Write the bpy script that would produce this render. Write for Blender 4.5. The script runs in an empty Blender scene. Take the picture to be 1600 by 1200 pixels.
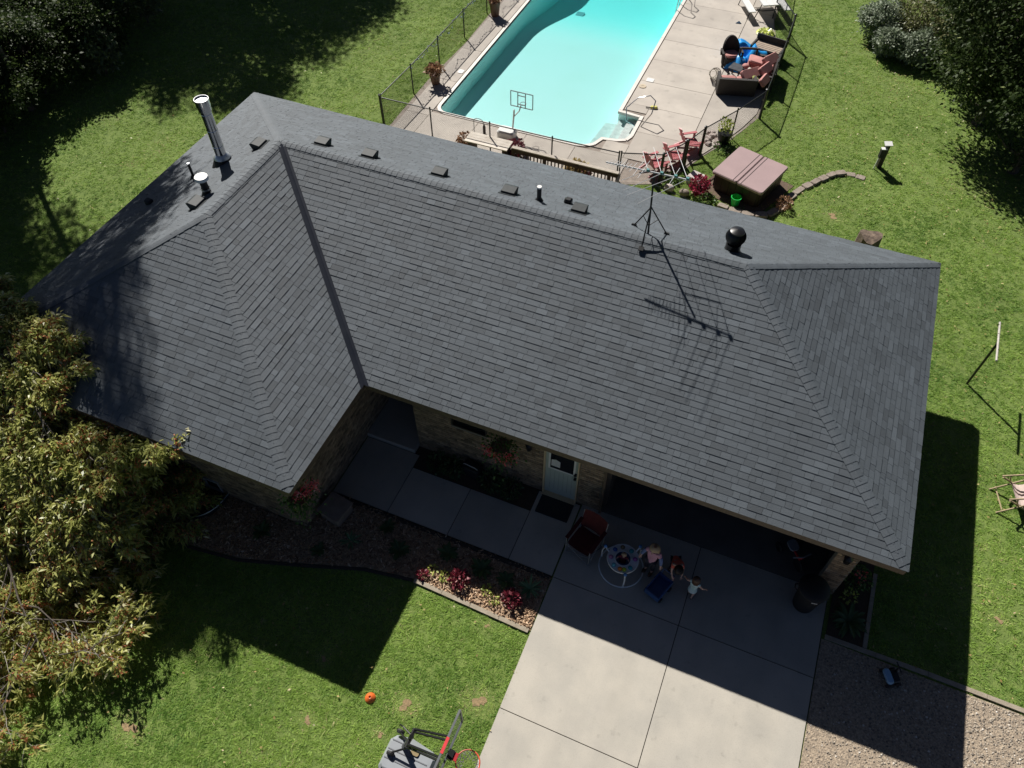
import bpy, math, random
import numpy as np
from mathutils import Vector, Matrix

random.seed(7)
RNG = np.random.default_rng(11)
S = bpy.context.scene
COL = S.collection
PI = math.pi

# ------------------------------------------------------------------ camera, sky, sun, exposure
cam_data = bpy.data.cameras.new('camera')
cam_data.sensor_width = 36.0
cam_data.lens = 1184.984 / 1600 * 36.0
cam_data.clip_start = 0.1
cam_data.clip_end = 600
cam = bpy.data.objects.new('camera', cam_data)
COL.objects.link(cam)
CAM = (14.98454423, -7.6778966, 15.14760153)
_r = (0.92256056, 0.38582599, -0.00450871)
_u = (-0.30189491, 0.72904881, 0.614286)
_f = (-0.24029457, 0.56535487, -0.78907058)
cam.matrix_world = Matrix(((_r[0], _u[0], -_f[0], CAM[0]), (_r[1], _u[1], -_f[1], CAM[1]), (_r[2], _u[2], -_f[2], CAM[2]), (0, 0, 0, 1)))
S.camera = cam

SUN_TRAVEL = Vector((0.781, -0.761, -1.0)).normalized()
world = bpy.data.worlds.new('World')
S.world = world
world.use_nodes = True
wn = world.node_tree
sky = wn.nodes.new('ShaderNodeTexSky')
sky.sky_type = 'NISHITA'
sky.sun_disc = False
sky.sun_elevation = math.asin(-SUN_TRAVEL.z)
sky.sun_rotation = math.atan2(-SUN_TRAVEL.x, -SUN_TRAVEL.y)
sky.altitude = 300
sky.air_density = 0.27
sky.dust_density = 0.4
wn.links.new(sky.outputs[0], wn.nodes['Background'].inputs[0])
wn.nodes['Background'].inputs[1].default_value = 0.05
sun = bpy.data.lights.new('sun', 'SUN')
sun.energy = 5.0
sun.angle = math.radians(0.53)
sun.color = (1.0, 0.955, 0.89)
sun_o = bpy.data.objects.new('sun', sun)
COL.objects.link(sun_o)
sun_o.rotation_euler = SUN_TRAVEL.to_track_quat('-Z', 'Y').to_euler()
sun_o.location = (-20, 25, 40)
S.view_settings.view_transform = 'Standard'
S.view_settings.look = 'None'
S.view_settings.exposure = 0.40
S.view_settings.gamma = 1.0
S.view_settings.use_curve_mapping = False
S.render.engine = 'CYCLES'
S.cycles.max_bounces = 8
S.cycles.diffuse_bounces = 6
S.cycles.transparent_max_bounces = 16
S.cycles.caustics_reflective = False
S.cycles.caustics_refractive = False

# ------------------------------------------------------------------ materials
MATS = {}

def mat(name, col, col2=None, rough=0.7, scale=5.0, metal=0.0, bump=0.0, bscale=60.0, tone=0.0, spec=0.5, detail=4.0, transl=0.0, coat=0.0, sharp=(0.3, 0.7)):
    """Noise mix of two colours, optional per-piece 'tone' attribute, optional bump and translucency."""
    if name in MATS:
        return MATS[name]
    m = bpy.data.materials.new(name)
    m.use_nodes = True
    nt = m.node_tree
    N, Lk = nt.nodes, nt.links
    b = N['Principled BSDF']
    if col2 is None:
        col2 = tuple(c * 0.72 for c in col)
    geo = N.new('ShaderNodeNewGeometry')
    no = N.new('ShaderNodeTexNoise')
    no.inputs['Scale'].default_value = scale
    no.inputs['Detail'].default_value = detail
    Lk.new(geo.outputs['Position'], no.inputs['Vector'])
    rp = N.new('ShaderNodeMapRange')
    rp.inputs[1].default_value, rp.inputs[2].default_value = sharp
    Lk.new(no.outputs['Fac'], rp.inputs[0])
    mx = N.new('ShaderNodeMix')
    mx.data_type = 'RGBA'
    mx.inputs[6].default_value = (*col, 1)
    mx.inputs[7].default_value = (*col2, 1)
    Lk.new(rp.outputs[0], mx.inputs[0])
    out = mx.outputs[2]
    if tone:
        at = N.new('ShaderNodeAttribute')
        at.attribute_name = 'tone'
        mr = N.new('ShaderNodeMapRange')
        mr.inputs[3].default_value = 1 - tone
        mr.inputs[4].default_value = 1 + tone
        Lk.new(at.outputs['Fac'], mr.inputs[0])
        ml = N.new('ShaderNodeVectorMath')
        ml.operation = 'SCALE'
        Lk.new(out, ml.inputs[0])
        Lk.new(mr.outputs[0], ml.inputs['Scale'])
        out = ml.outputs[0]
    Lk.new(out, b.inputs['Base Color'])
    b.inputs['Roughness'].default_value = rough
    b.inputs['Metallic'].default_value = metal
    b.inputs['Specular IOR Level'].default_value = spec
    b.inputs['Coat Weight'].default_value = coat
    if bump:
        n2 = N.new('ShaderNodeTexNoise')
        n2.inputs['Scale'].default_value = bscale
        n2.inputs['Detail'].default_value = 3
        Lk.new(geo.outputs['Position'], n2.inputs['Vector'])
        bp = N.new('ShaderNodeBump')
        bp.inputs['Strength'].default_value = bump
        bp.inputs['Distance'].default_value = 0.02
        Lk.new(n2.outputs['Fac'], bp.inputs['Height'])
        Lk.new(bp.outputs[0], b.inputs['Normal'])
    if transl:
        tr = N.new('ShaderNodeBsdfTranslucent')
        Lk.new(out, tr.inputs['Color'])
        ms = N.new('ShaderNodeMixShader')
        ms.inputs[0].default_value = transl
        Lk.new(b.outputs[0], ms.inputs[1])
        Lk.new(tr.outputs[0], ms.inputs[2])
        Lk.new(ms.outputs[0], N['Material Output'].inputs['Surface'])
    MATS[name] = m
    return m

def leafmat(name, c0, c1, transl=0.3, rough=0.45, c2=None, spec=0.35):
    """Leaf colours chosen per leaf by the 'tone' attribute."""
    m = bpy.data.materials.new(name)
    m.use_nodes = True
    N, Lk = m.node_tree.nodes, m.node_tree.links
    b = N['Principled BSDF']
    at = N.new('ShaderNodeAttribute')
    at.attribute_name = 'tone'
    cr = N.new('ShaderNodeValToRGB')
    cr.color_ramp.elements[0].color = (*c0, 1)
    cr.color_ramp.elements[1].color = (*c1, 1)
    if c2:
        e = cr.color_ramp.elements.new(0.93)
        e.color = (*c1, 1)
        cr.color_ramp.elements[-1].color = (*c2, 1)
    Lk.new(at.outputs['Fac'], cr.inputs[0])
    Lk.new(cr.outputs[0], b.inputs['Base Color'])
    b.inputs['Roughness'].default_value = rough
    b.inputs['Specular IOR Level'].default_value = spec
    tr = N.new('ShaderNodeBsdfTranslucent')
    Lk.new(cr.outputs[0], tr.inputs['Color'])
    ms = N.new('ShaderNodeMixShader')
    ms.inputs[0].default_value = transl
    Lk.new(b.outputs[0], ms.inputs[1])
    Lk.new(tr.outputs[0], ms.inputs[2])
    Lk.new(ms.outputs[0], N['Material Output'].inputs['Surface'])
    return m

# ------------------------------------------------------------------ mesh helpers
OFF = {}

class MB:
    def __init__(s):
        s.v, s.f, s.t = [], [], []
    def add(s, vs, fs, tone=0.5):
        o = len(s.v)
        s.v += [tuple(p) for p in vs]
        s.f += [tuple(i + o for i in f) for f in fs]
        s.t += [tone] * len(fs)
        return s
    def box(s, c, d, rz=0.0, tone=0.5, tilt=None):
        x, y, z = d[0] / 2, d[1] / 2, d[2] / 2
        P = [Vector(p) for p in ((-x, -y, -z), (x, -y, -z), (x, y, -z), (-x, y, -z), (-x, -y, z), (x, -y, z), (x, y, z), (-x, y, z))]
        m = Matrix.Rotation(rz, 3, 'Z')
        if tilt:
            m = m @ Matrix.Rotation(tilt[1], 3, tilt[0])
        return s.add([m @ p + Vector(c) for p in P], [(0, 3, 2, 1), (4, 5, 6, 7), (0, 1, 5, 4), (1, 2, 6, 5), (2, 3, 7, 6), (3, 0, 4, 7)], tone)
    def rbox(s, c, d, r, rz=0.0, tone=0.5, n=4, top=0.0, tilt=None):
        """box with rounded vertical corners and an optional chamfered top edge"""
        hx, hy = d[0] / 2, d[1] / 2
        pts = []
        for (sx, sy, a0) in ((1, 1, 0), (-1, 1, PI / 2), (-1, -1, PI), (1, -1, 1.5 * PI)):
            for i in range(n + 1):
                a = a0 + i * PI / 2 / n
                pts.append((sx * (hx - r) + r * math.cos(a), sy * (hy - r) + r * math.sin(a)))
        rings = [(1, -d[2] / 2), (1, d[2] / 2 - top)]
        if top:
            rings.append((1 - top / max(hx, hy), d[2] / 2))
        m = Matrix.Rotation(rz, 3, 'Z')
        if tilt:
            m = m @ Matrix.Rotation(tilt[1], 3, tilt[0])
        V, F, k = [], [], len(pts)
        for (q, z) in rings:
            V += [m @ Vector((x * q, y * q, z)) + Vector(c) for x, y in pts]
        for j in range(len(rings) - 1):
            for i in range(k):
                F.append((j * k + i, j * k + (i + 1) % k, (j + 1) * k + (i + 1) % k, (j + 1) * k + i))
        F.append(tuple(range(k))[::-1])
        F.append(tuple((len(rings) - 1) * k + i for i in range(k)))
        return s.add(V, F, tone)
    def prism(s, poly, z0, z1, tone=0.5):
        n = len(poly)
        a = sum(poly[i][0] * poly[(i + 1) % n][1] - poly[(i + 1) % n][0] * poly[i][1] for i in range(n))
        if a < 0:
            poly = poly[::-1]
        V = [(x, y, z0) for x, y in poly] + [(x, y, z1) for x, y in poly]
        F = [tuple(range(n))[::-1], tuple(range(n, 2 * n))] + [(i, (i + 1) % n, n + (i + 1) % n, n + i) for i in range(n)]
        return s.add(V, F, tone)
    def tube(s, path, r, n=8, tone=0.5, cap=True):
        path = [Vector(p) for p in path]
        rs = r if isinstance(r, (list, tuple)) else [r] * len(path)
        V, F = [], []
        up = Vector((0, 0, 1))
        for i, p in enumerate(path):
            d = (path[min(i + 1, len(path) - 1)] - path[max(i - 1, 0)])
            if d.length < 1e-9:
                d = Vector((0, 0, 1))
            d.normalize()
            if i == 0:
                x = d.cross(up)
                if x.length < 1e-3:
                    x = d.cross(Vector((1, 0, 0)))
                x.normalize()
            else:
                x = x - d * x.dot(d)
                x.normalize()
            y = d.cross(x)
            for k in range(n):
                a = 2 * PI * k / n
                V.append(p + (x * math.cos(a) + y * math.sin(a)) * rs[i])
        for i in range(len(path) - 1):
            for k in range(n):
                F.append((i * n + k, i * n + (k + 1) % n, (i + 1) * n + (k + 1) % n, (i + 1) * n + k))
        if cap:
            F.append(tuple(range(n))[::-1])
            F.append(tuple((len(path) - 1) * n + k for k in range(n)))
        return s.add(V, F, tone)
    def lathe(s, prof, n=20, c=(0, 0, 0), tone=0.5, sx=1.0, sy=1.0, m=None, close=True):
        V, F, k = [], [], len(prof)
        for i in range(n):
            a = 2 * PI * i / n
            for (r, z) in prof:
                p = Vector((r * math.cos(a) * sx, r * math.sin(a) * sy, z))
                if m is not None:
                    p = m @ p
                V.append(p + Vector(c))
        for i in range(n):
            j = (i + 1) % n
            for q in range(k - 1):
                F.append((i * k + q, j * k + q, j * k + q + 1, i * k + q + 1))
        if close:
            F.append(tuple(i * k for i in range(n))[::-1])
            F.append(tuple(i * k + k - 1 for i in range(n)))
        return s.add(V, F, tone)
    def ball(s, c, r, n=10, tone=0.5):
        r3 = r if isinstance(r, (list, tuple)) else (r, r, r)
        prof = [(max(1e-4, math.sin(PI * i / n)), -math.cos(PI * i / n)) for i in range(n + 1)]
        V, F, k, m_ = [], [], n + 1, n + 4
        for i in range(m_):
            a = 2 * PI * i / m_
            V += [(c[0] + q * math.cos(a) * r3[0], c[1] + q * math.sin(a) * r3[1], c[2] + z * r3[2]) for q, z in prof]
        for i in range(m_):
            j = (i + 1) % m_
            F += [(i * k + q, j * k + q, j * k + q + 1, i * k + q + 1) for q in range(k - 1)]
        return s.add(V, F, tone)
    def quad(s, a, b, c, d, tone=0.5):
        return s.add([a, b, c, d], [(0, 1, 2, 3)], tone)
    def build(s, name, m, parent=None, world=True, smooth=False, mesh_only=False):
        o = (0, 0, 0)
        if parent is not None and world:
            o = OFF.get(parent.name, (0, 0, 0))
        me = bpy.data.meshes.new(name)
        me.from_pydata([(x - o[0], y - o[1], z - o[2]) for x, y, z in s.v], [], s.f)
        a = me.attributes.new('tone', 'FLOAT', 'FACE')
        a.data.foreach_set('value', s.t)
        if smooth:
            me.polygons.foreach_set('use_smooth', [True] * len(me.polygons))
            me.set_sharp_from_angle(angle=math.radians(40))
        me.materials.append(m)
        if mesh_only:
            return me
        ob = bpy.data.objects.new(name, me)
        COL.objects.link(ob)
        if parent is not None:
            ob.parent = parent
            OFF[ob.name] = o
        return ob

def npmesh(name, V, F, T, m, parent=None, off=None):
    """fast mesh from numpy arrays; F is (n,3) or (n,4); T per-face tone"""
    o = OFF.get(parent.name, (0, 0, 0)) if parent is not None and off is None else (off or (0, 0, 0))
    V = np.asarray(V, np.float32) - np.asarray(o, np.float32)
    F = np.asarray(F, np.int32)
    k = F.shape[1]
    me = bpy.data.meshes.new(name)
    me.vertices.add(len(V))
    me.vertices.foreach_set('co', V.ravel())
    me.loops.add(F.size)
    me.loops.foreach_set('vertex_index', F.ravel())
    me.polygons.add(len(F))
    me.polygons.foreach_set('loop_start', np.arange(0, F.size, k, dtype=np.int32))
    a = me.attributes.new('tone', 'FLOAT', 'FACE')
    a.data.foreach_set('value', np.asarray(T, np.float32))
    me.update(calc_edges=True)
    me.materials.append(m)
    ob = bpy.data.objects.new(name, me)
    COL.objects.link(ob)
    if parent is not None:
        ob.parent = parent
    return ob

def tag(o, label=None, cat=None, group=None, kind=None):
    if label: o['label'] = label
    if cat: o['category'] = cat
    if group: o['group'] = group
    if kind: o['kind'] = kind
    return o

def thing(name, label, cat, loc=(0, 0, 0), rz=0.0, group=None):
    o = bpy.data.objects.new(name, None)
    o.empty_display_size = 0.2
    COL.objects.link(o)
    o.location = loc
    o.rotation_euler = (0, 0, rz)
    OFF[o.name] = loc
    return tag(o, label, cat, group)

def copy_tree(o, loc, rz=0.0, label=None, parent=None):
    c = o.copy()
    COL.objects.link(c)
    if parent is not None:
        c.parent = parent
    else:
        c.location = loc
        c.rotation_euler = (0, 0, rz)
        if label: c['label'] = label
    OFF[c.name] = loc
    for ch in o.children:
        copy_tree(ch, loc, parent=c)
    return c

def struct(o):
    o['kind'] = 'structure'
    return o

def stuff(o):
    o['kind'] = 'stuff'
    return o

def inpoly(P, poly):
    x, y = P[:, 0], P[:, 1]
    r = np.zeros(len(P), bool)
    n = len(poly)
    for i in range(n):
        x0, y0 = poly[i]
        x1, y1 = poly[(i + 1) % n]
        c = ((y0 > y) != (y1 > y)) & (x < (x1 - x0) * (y - y0) / (y1 - y0 + 1e-12) + x0)
        r ^= c
    return r

def project(P):
    """pixel position (of a 1600x1200 frame) of a world point: used only to rank pieces by size"""
    d = np.asarray(P, float) - np.array(CAM)
    z = d @ np.array(_f)
    return np.stack([800 + 1185 * (d @ np.array(_r)) / z, 600 - 1185 * (d @ np.array(_u)) / z], -1)

def area2(q):
    x, y = q[:, 0], q[:, 1]
    return abs(np.dot(x, np.roll(y, -1)) - np.dot(y, np.roll(x, -1))) / 2

# ------------------------------------------------------------------ material set
M_SHINGLE = mat('asphalt_shingle', (0.103, 0.122, 0.141), (0.074, 0.088, 0.102), rough=0.7, scale=85, tone=0.28, detail=6, bump=0.25, bscale=260, spec=0.6)
M_DECK = mat('roof_underlay', (0.02, 0.02, 0.022), rough=0.9)
M_VALLEY = mat('valley_metal', (0.020, 0.024, 0.034), (0.03, 0.034, 0.045), rough=0.35, metal=0.3, scale=3)
M_FASCIA = mat('fascia_brown', (0.13, 0.095, 0.065), rough=0.6, scale=8)
M_SOFFIT = mat('soffit', (0.2, 0.17, 0.13), rough=0.7)
M_BRICK = mat('brick', (0.34, 0.255, 0.17), (0.17, 0.12, 0.08), rough=0.85, scale=9, tone=0.5, bump=0.4, bscale=120)
M_MORTAR = mat('mortar', (0.3, 0.275, 0.23), rough=0.95, scale=20, bump=0.4)
M_CONC = mat('concrete', (0.50, 0.465, 0.40), (0.43, 0.405, 0.355), rough=0.85, scale=1.6, detail=9, tone=0.10, bump=0.15, bscale=90, sharp=(0.35, 0.65))
M_DECKC = mat('pool_concrete', (0.50, 0.455, 0.40), (0.43, 0.39, 0.345), rough=0.85, scale=1.3, detail=9, tone=0.10, bump=0.15, bscale=90, sharp=(0.35, 0.65))
def stain(m, scale, lo, hi, amount, stretch=(1, 1, 1), detail=3):
    """multiply a material's colour by a broad worn / stained noise"""
    nt = m.node_tree
    N, Lk = nt.nodes, nt.links
    b = N['Principled BSDF']
    src = b.inputs['Base Color'].links[0].from_socket
    geo = N.new('ShaderNodeNewGeometry')
    mp = N.new('ShaderNodeMapping'); mp.inputs['Scale'].default_value = stretch
    no = N.new('ShaderNodeTexNoise'); no.inputs['Scale'].default_value = scale; no.inputs['Detail'].default_value = detail
    mr = N.new('ShaderNodeMapRange'); mr.inputs[1].default_value = lo; mr.inputs[2].default_value = hi; mr.inputs[3].default_value = 1.0 - amount; mr.inputs[4].default_value = 1.0
    vm = N.new('ShaderNodeVectorMath'); vm.operation = 'SCALE'
    Lk.new(geo.outputs['Position'], mp.inputs[0]); Lk.new(mp.outputs[0], no.inputs['Vector']); Lk.new(no.outputs['Fac'], mr.inputs[0])
    Lk.new(src, vm.inputs[0]); Lk.new(mr.outputs[0], vm.inputs['Scale']); Lk.new(vm.outputs[0], b.inputs['Base Color'])
stain(M_CONC, 0.7, 0.3, 0.6, 0.10, (2.2, 0.35, 1), 5)
stain(M_CONC, 5.0, 0.27, 0.36, 0.12)
stain(M_CONC, 60.0, 0.3, 0.5, 0.10)
stain(M_DECKC, 0.6, 0.3, 0.6, 0.12, detail=6)
stain(M_DECKC, 4.0, 0.28, 0.38, 0.15)
stain(M_SHINGLE, 0.45, 0.3, 0.65, 0.13, detail=5)
stain(M_SHINGLE, 1.6, 0.3, 0.5, 0.08, detail=4)
M_SOIL = mat('soil', (0.07, 0.055, 0.04), (0.035, 0.028, 0.02), rough=1, scale=14, bump=0.6, bscale=40)
M_STEEL = mat('stainless', (0.62, 0.62, 0.63), (0.5, 0.5, 0.52), rough=0.16, metal=1.0, scale=3)
M_GALV = mat('galvanised', (0.42, 0.44, 0.46), (0.34, 0.36, 0.38), rough=0.4, metal=0.7, scale=15)
M_BLACK = mat('black_paint', (0.012, 0.012, 0.013), rough=0.35, scale=9)
M_BLACKM = mat('black_matte', (0.016, 0.016, 0.017), rough=0.65, scale=9)
M_WHITE = mat('white_plastic', (0.78, 0.78, 0.76), (0.70, 0.70, 0.68), rough=0.45, scale=7)
M_ALU = mat('aluminium', (0.60, 0.61, 0.62), (0.5, 0.51, 0.52), rough=0.55, metal=0.0, scale=20)
M_GLASS = mat('window_glass', (0.012, 0.014, 0.016), rough=0.05, spec=0.6)
M_VENT = mat('vent_metal', (0.045, 0.052, 0.055), (0.032, 0.038, 0.041), spec=0.25, rough=0.6, metal=0.0, scale=12)
M_DOOR = mat('door_paint', (0.46, 0.52, 0.47), (0.42, 0.48, 0.44), rough=0.45, scale=3)
M_CREAM = mat('cream_trim', (0.62, 0.49, 0.30), (0.56, 0.44, 0.27), rough=0.5, scale=6)
M_PAPER = mat('paper', (0.75, 0.75, 0.74), rough=0.8)

# ------------------------------------------------------------------ house
HE, HR, W, XR, WW, JX, WL, RY = 2.818, 4.886, 8.3, 19.115, 8.386, 4.215, 2.779, 4.165
house = thing('brick_house', 'brown brick ranch house under a large grey hipped shingle roof', 'house', (9.5, 4.0, 0))
nw, ne, se = (0, W), (XR, W), (XR, 0)
re_, jn, vb = (XR - 4.15, RY), (JX, RY), (WW, 0)
wse, wr, wsw = (WW, -WL), (JX, -WL + 4.15), (0, -WL)

def roof_z(p):
    return HR if p in (re_, jn, wr) else HE

# slope: polygon, eave origin, eave direction, upslope direction, run
SLOPES = [
    ('front', [vb, se, re_, jn], (0, 0), (1, 0), (0, 1), RY),
    ('rear', [ne, nw, jn, re_], (0, W), (1, 0), (0, -1), W - RY),
    ('west', [nw, wsw, wr, jn], (0, 0), (0, 1), (1, 0), JX),
    ('wing_east', [wse, vb, jn, wr], (WW, 0), (0, 1), (-1, 0), WW - JX),
    ('wing_front', [wsw, wse, wr], (0, -WL), (1, 0), (0, 1), 4.15),
    ('east', [se, ne, re_], (XR, 0), (0, 1), (-1, 0), 4.15),
]
roof = MB()
for nm, poly, A, e, u, run in SLOPES:
    roof.add([(x, y, roof_z((x, y)) - 0.004) for x, y in poly], [tuple(range(len(poly)))])
out = [nw, wsw, wse, vb, se, ne]
n_ = len(out)
roof.add([(x, y, HE - 0.004) for x, y in out] + [(x, y, HE - 0.03) for x, y in out], [((i + 1) % n_, i, n_ + i, n_ + (i + 1) % n_) for i in range(n_)])
roof_o = roof.build('roof', M_DECK, house)

def clip(poly, a, b, c):
    """keep the part of a 2-D polygon where a*x+b*y<=c"""
    R = []
    for i in range(len(poly)):
        p, q = poly[i], poly[(i + 1) % len(poly)]
        dp, dq = a * p[0] + b * p[1] - c, a * q[0] + b * q[1] - c
        if dp <= 0:
            R.append(p)
        if (dp < 0 < dq) or (dq < 0 < dp):
            t = dp / (dp - dq)
            R.append((p[0] + t * (q[0] - p[0]), p[1] + t * (q[1] - p[1])))
    return R

pieces = []      # (area in view, verts, faces, tone)
for nm, poly, A, e, u, run in SLOPES:
    kk = (HR - HE) / run
    sl = math.sqrt(1 + kk * kk)
    to2 = lambda p: ((p[0] - A[0]) * e[0] + (p[1] - A[1]) * e[1], ((p[0] - A[0]) * u[0] + (p[1] - A[1]) * u[1]) * sl)
    P2 = [to2(p) for p in poly]
    ar = sum(P2[i][0] * P2[(i + 1) % len(P2)][1] - P2[(i + 1) % len(P2)][0] * P2[i][1] for i in range(len(P2)))
    if ar < 0:
        P2 = P2[::-1]
    ed = []
    for i in range(len(P2)):
        (x0, y0), (x1, y1) = P2[i], P2[(i + 1) % len(P2)]
        ln = math.hypot(x1 - x0, y1 - y0)
        a, b = (y1 - y0) / ln, -(x1 - x0) / ln
        c = a * x0 + b * y0
        is_eave = abs(y0) < 1e-6 and abs(y1) < 1e-6
        va = {to2(vb), to2(jn)}
        is_valley = nm in ('front', 'wing_east') and (x0, y0) in va and (x1, y1) in va
        ed.append((a, b, c + (0.018 if is_eave else -0.085 if is_valley else -0.004)))
    nz = Vector((-u[0] * kk, -u[1] * kk, 1)).normalized()
    def to3(a, b, h):
        r = b / sl
        return Vector((A[0] + e[0] * a + u[0] * r, A[1] + e[1] * a + u[1] * r, HE + r * kk)) + nz * h
    EXP = 0.1255
    amin, amax = min(p[0] for p in P2), max(p[0] for p in P2)
    for ci in range(int(run * sl / EXP) + 2):
        b0 = ci * EXP - 0.018
        a = amin - 0.05 - random.random() * 0.3
        while a < amax:
            w = random.choice((0.13, 0.17, 0.2, 0.24, 0.27, 0.3, 0.34))
            q = [(a + 0.0028, b0), (a + w - 0.0028, b0), (a + w - 0.0028, b0 + EXP + 0.012), (a + 0.0028, b0 + EXP + 0.012)]
            a += w
            for (ea, eb, ec) in ed:
                q = clip(q, ea, eb, ec)
                if len(q) < 3:
                    break
            if len(q) < 3:
                continue
            t = random.choice((0.0070, 0.0070, 0.0102))
            tone = min(1, max(0, random.gauss(0.48, 0.17) + (0.22 if random.random() < 0.07 else 0)))
            dv = random.uniform(-0.0015, 0.0015)
            top = [to3(x, y, 0.001 + t * max(0.0, 1 - (y - b0) / EXP) + dv) for x, y in q]
            bot = [to3(x, y, -0.003) for x, y in q]
            k = len(q)
            F = [tuple(range(k))] + [((i + 1) % k, i, k + i, k + (i + 1) % k) for i in range(k)]
            pq = project(top)
            seen = 0 < pq[:, 0].mean() < 1600 and 0 < pq[:, 1].mean() < 1200
            pieces.append((area2(pq) if seen and nm not in ('rear', 'west') else 0, top + bot, F, tone))
pieces.sort(key=lambda p: -p[0])
for ar, V, F, tone in pieces[:300]:
    MB().add(V, F, tone).build('shingle', M_SHINGLE, roof_o)
rest = MB()
for ar, V, F, tone in pieces[300:]:
    rest.add(V, F, tone)
stuff(rest.build('shingle_courses', M_SHINGLE, roof_o))

def caps(p0, p1, d1, d2, mode, exp=0.137, hip=True):
    """folded cap shingles along a ridge or hip, p0 (laid first) to p1; d1, d2: horizontal fall directions of the two slopes with their pitch"""
    p0, p1 = Vector(p0), Vector(p1)
    L = (p1 - p0).length
    t = (p1 - p0).normalized()
    ws, ns = [], []
    for d, kk in (d1, d2):
        n = Vector((d[0] * kk, d[1] * kk, 1)).normalized()
        w = n.cross(t)
        if w.z > 0:
            w = -w
        ws.append(w)
        ns.append(n)
    nav = (ns[0] + ns[1]).normalized()
    acc = MB()
    s = -0.03 if hip else 0.015
    while s < L - 0.02:
        ln = min(exp + 0.06, L - s)
        tone = min(1, max(0, random.gauss(0.54, 0.08)))
        wob = random.uniform(-0.004, 0.004)
        V = []
        for (ss, h) in ((s, 0.0205), (s + ln, 0.0115)):
            for q in (-1, -0.55, -0.2, 0.0, 0.2, 0.55, 1):
                w = ws[0] if q < 0 else ws[1]
                n = ns[0] if q < 0 else ns[1]
                r = abs(q)
                drop = 0.012 * (1 - r) ** 2
                V.append(p0 + t * ss + w * (r * 0.118 + wob * (1 if q > 0 else -1)) + (n * r + nav * (1 - r)) * (h - drop))
        if hip:
            for d in (d1[0], d2[0]):
                dv = Vector((d[0], d[1], 0))
                V = [v - dv * max(0.0, (v - p0).dot(dv) - 0.014) for v in V]
        Vb = [v - nav * 0.016 for v in V]
        F = []
        for i in range(6):
            F.append((i, i + 1, 8 + i, 7 + i))
            F.append((14 + i, 14 + i + 1, i + 1, i))
        F.append((14, 0, 7, 21))
        F.append((6, 20, 27, 13))
        # orient: first face normal must point up
        a, b, c = V[0], V[1], V[8]
        if (b - a).cross(c - a).z < 0:
            F = [f[::-1] for f in F]
        if mode == 'each':
            MB().add(V + Vb, F, tone).build('ridge_cap', M_SHINGLE, roof_o)
        else:
            acc.add(V + Vb, F, tone)
        s += exp
    if mode != 'each':
        stuff(acc.build('ridge_cap_row', M_SHINGLE, roof_o))

P3 = lambda p: (p[0], p[1], roof_z(p))
fr_, ba_, we_, ea_ = ((0, -1), 0.4965), ((0, 1), 0.5), ((-1, 0), 0.4906), ((1, 0), 0.4983)
caps(P3(se), P3(re_), fr_, ea_, 'each')
caps(P3(wse), P3(wr), fr_, ea_, 'each')
caps(P3(wsw), P3(wr), fr_, we_, 'each')
caps(P3(nw), P3(jn), ba_, we_, 'each')
caps(P3(ne), P3(re_), ba_, ea_, 'row')
caps(P3(re_), P3(jn), fr_, ba_, 'each', hip=False)
caps(P3(wr), P3(jn), we_, ea_, 'each', hip=False)

# W-shaped valley flashing
va, vt = Vector((vb[0], vb[1], HE)), Vector((jn[0], jn[1], HR))
vd = (vt - va).normalized()
m = MB()
prof = [(-0.098, -0.012), (-0.094, 0.012), (-0.03, 0.012), (0.0, 0.034), (0.03, 0.012), (0.094, 0.012), (0.098, -0.012)]
def vrow(p):
    R = []
    for o, h in prof:
        if o <= 0:      # on the wing_east side (x+, falls to +x): move horizontally toward -y
            q = p + Vector((0, o * 1.25, 0))
            z = HR - (q.x - JX) * 0.4958
        else:
            q = p + Vector((o * 1.25, 0, 0))
            z = HR - (RY - q.y) * 0.4965
        R.append(Vector((q.x, q.y, z + 0.008 + h)))
    return R
r0, r1 = vrow(va - vd * 0.06), vrow(vt - vd * 0.12)
V = r0 + r1
F = [(i, i + 1, 8 + i, 7 + i) for i in range(6)]
if (V[2] - V[1]).cross(V[9] - V[1]).z < 0:
    F = [f[::-1] for f in F]
m.add(V, F).build('valley_flashing', M_VALLEY, roof_o)

# fascia boards and soffits
def fascia(a, b, nrm, h=0.15):
    c = ((a[0] + b[0]) / 2 - nrm[0] * 0.012, (a[1] + b[1]) / 2 - nrm[1] * 0.012, HE - 0.03 - h / 2)
    ln = math.hypot(b[0] - a[0], b[1] - a[1])
    MB().box(c, (ln - 0.03, 0.022, h) if nrm[0] == 0 else (0.022, ln - 0.03, h)).build('fascia', M_FASCIA, house)
fascia(vb, se, (0, -1)); fascia(se, ne, (1, 0)); fascia(ne, nw, (0, 1)); fascia(nw, wsw, (-1, 0)); fascia(wsw, wse, (0, -1)); fascia(wse, vb, (1, 0))
sf = HE - 0.165
so = MB()
so.box((13.75, 0.3, sf), (10.6, 0.57, 0.012)); so.box((18.86, 4.15, sf), (0.47, 7.2, 0.012)); so.box((9.5, 8.02, sf), (19.0, 0.5, 0.012))
so.box((0.3, 2.9, sf), (0.57, 9.6, 0.012)); so.box((4.2, -2.5, sf), (7.2, 0.5, 0.012)); so.box((8.09, -1.2, sf), (0.56, 3.1, 0.012))
so.build('soffit', M_SOFFIT, house)

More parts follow.
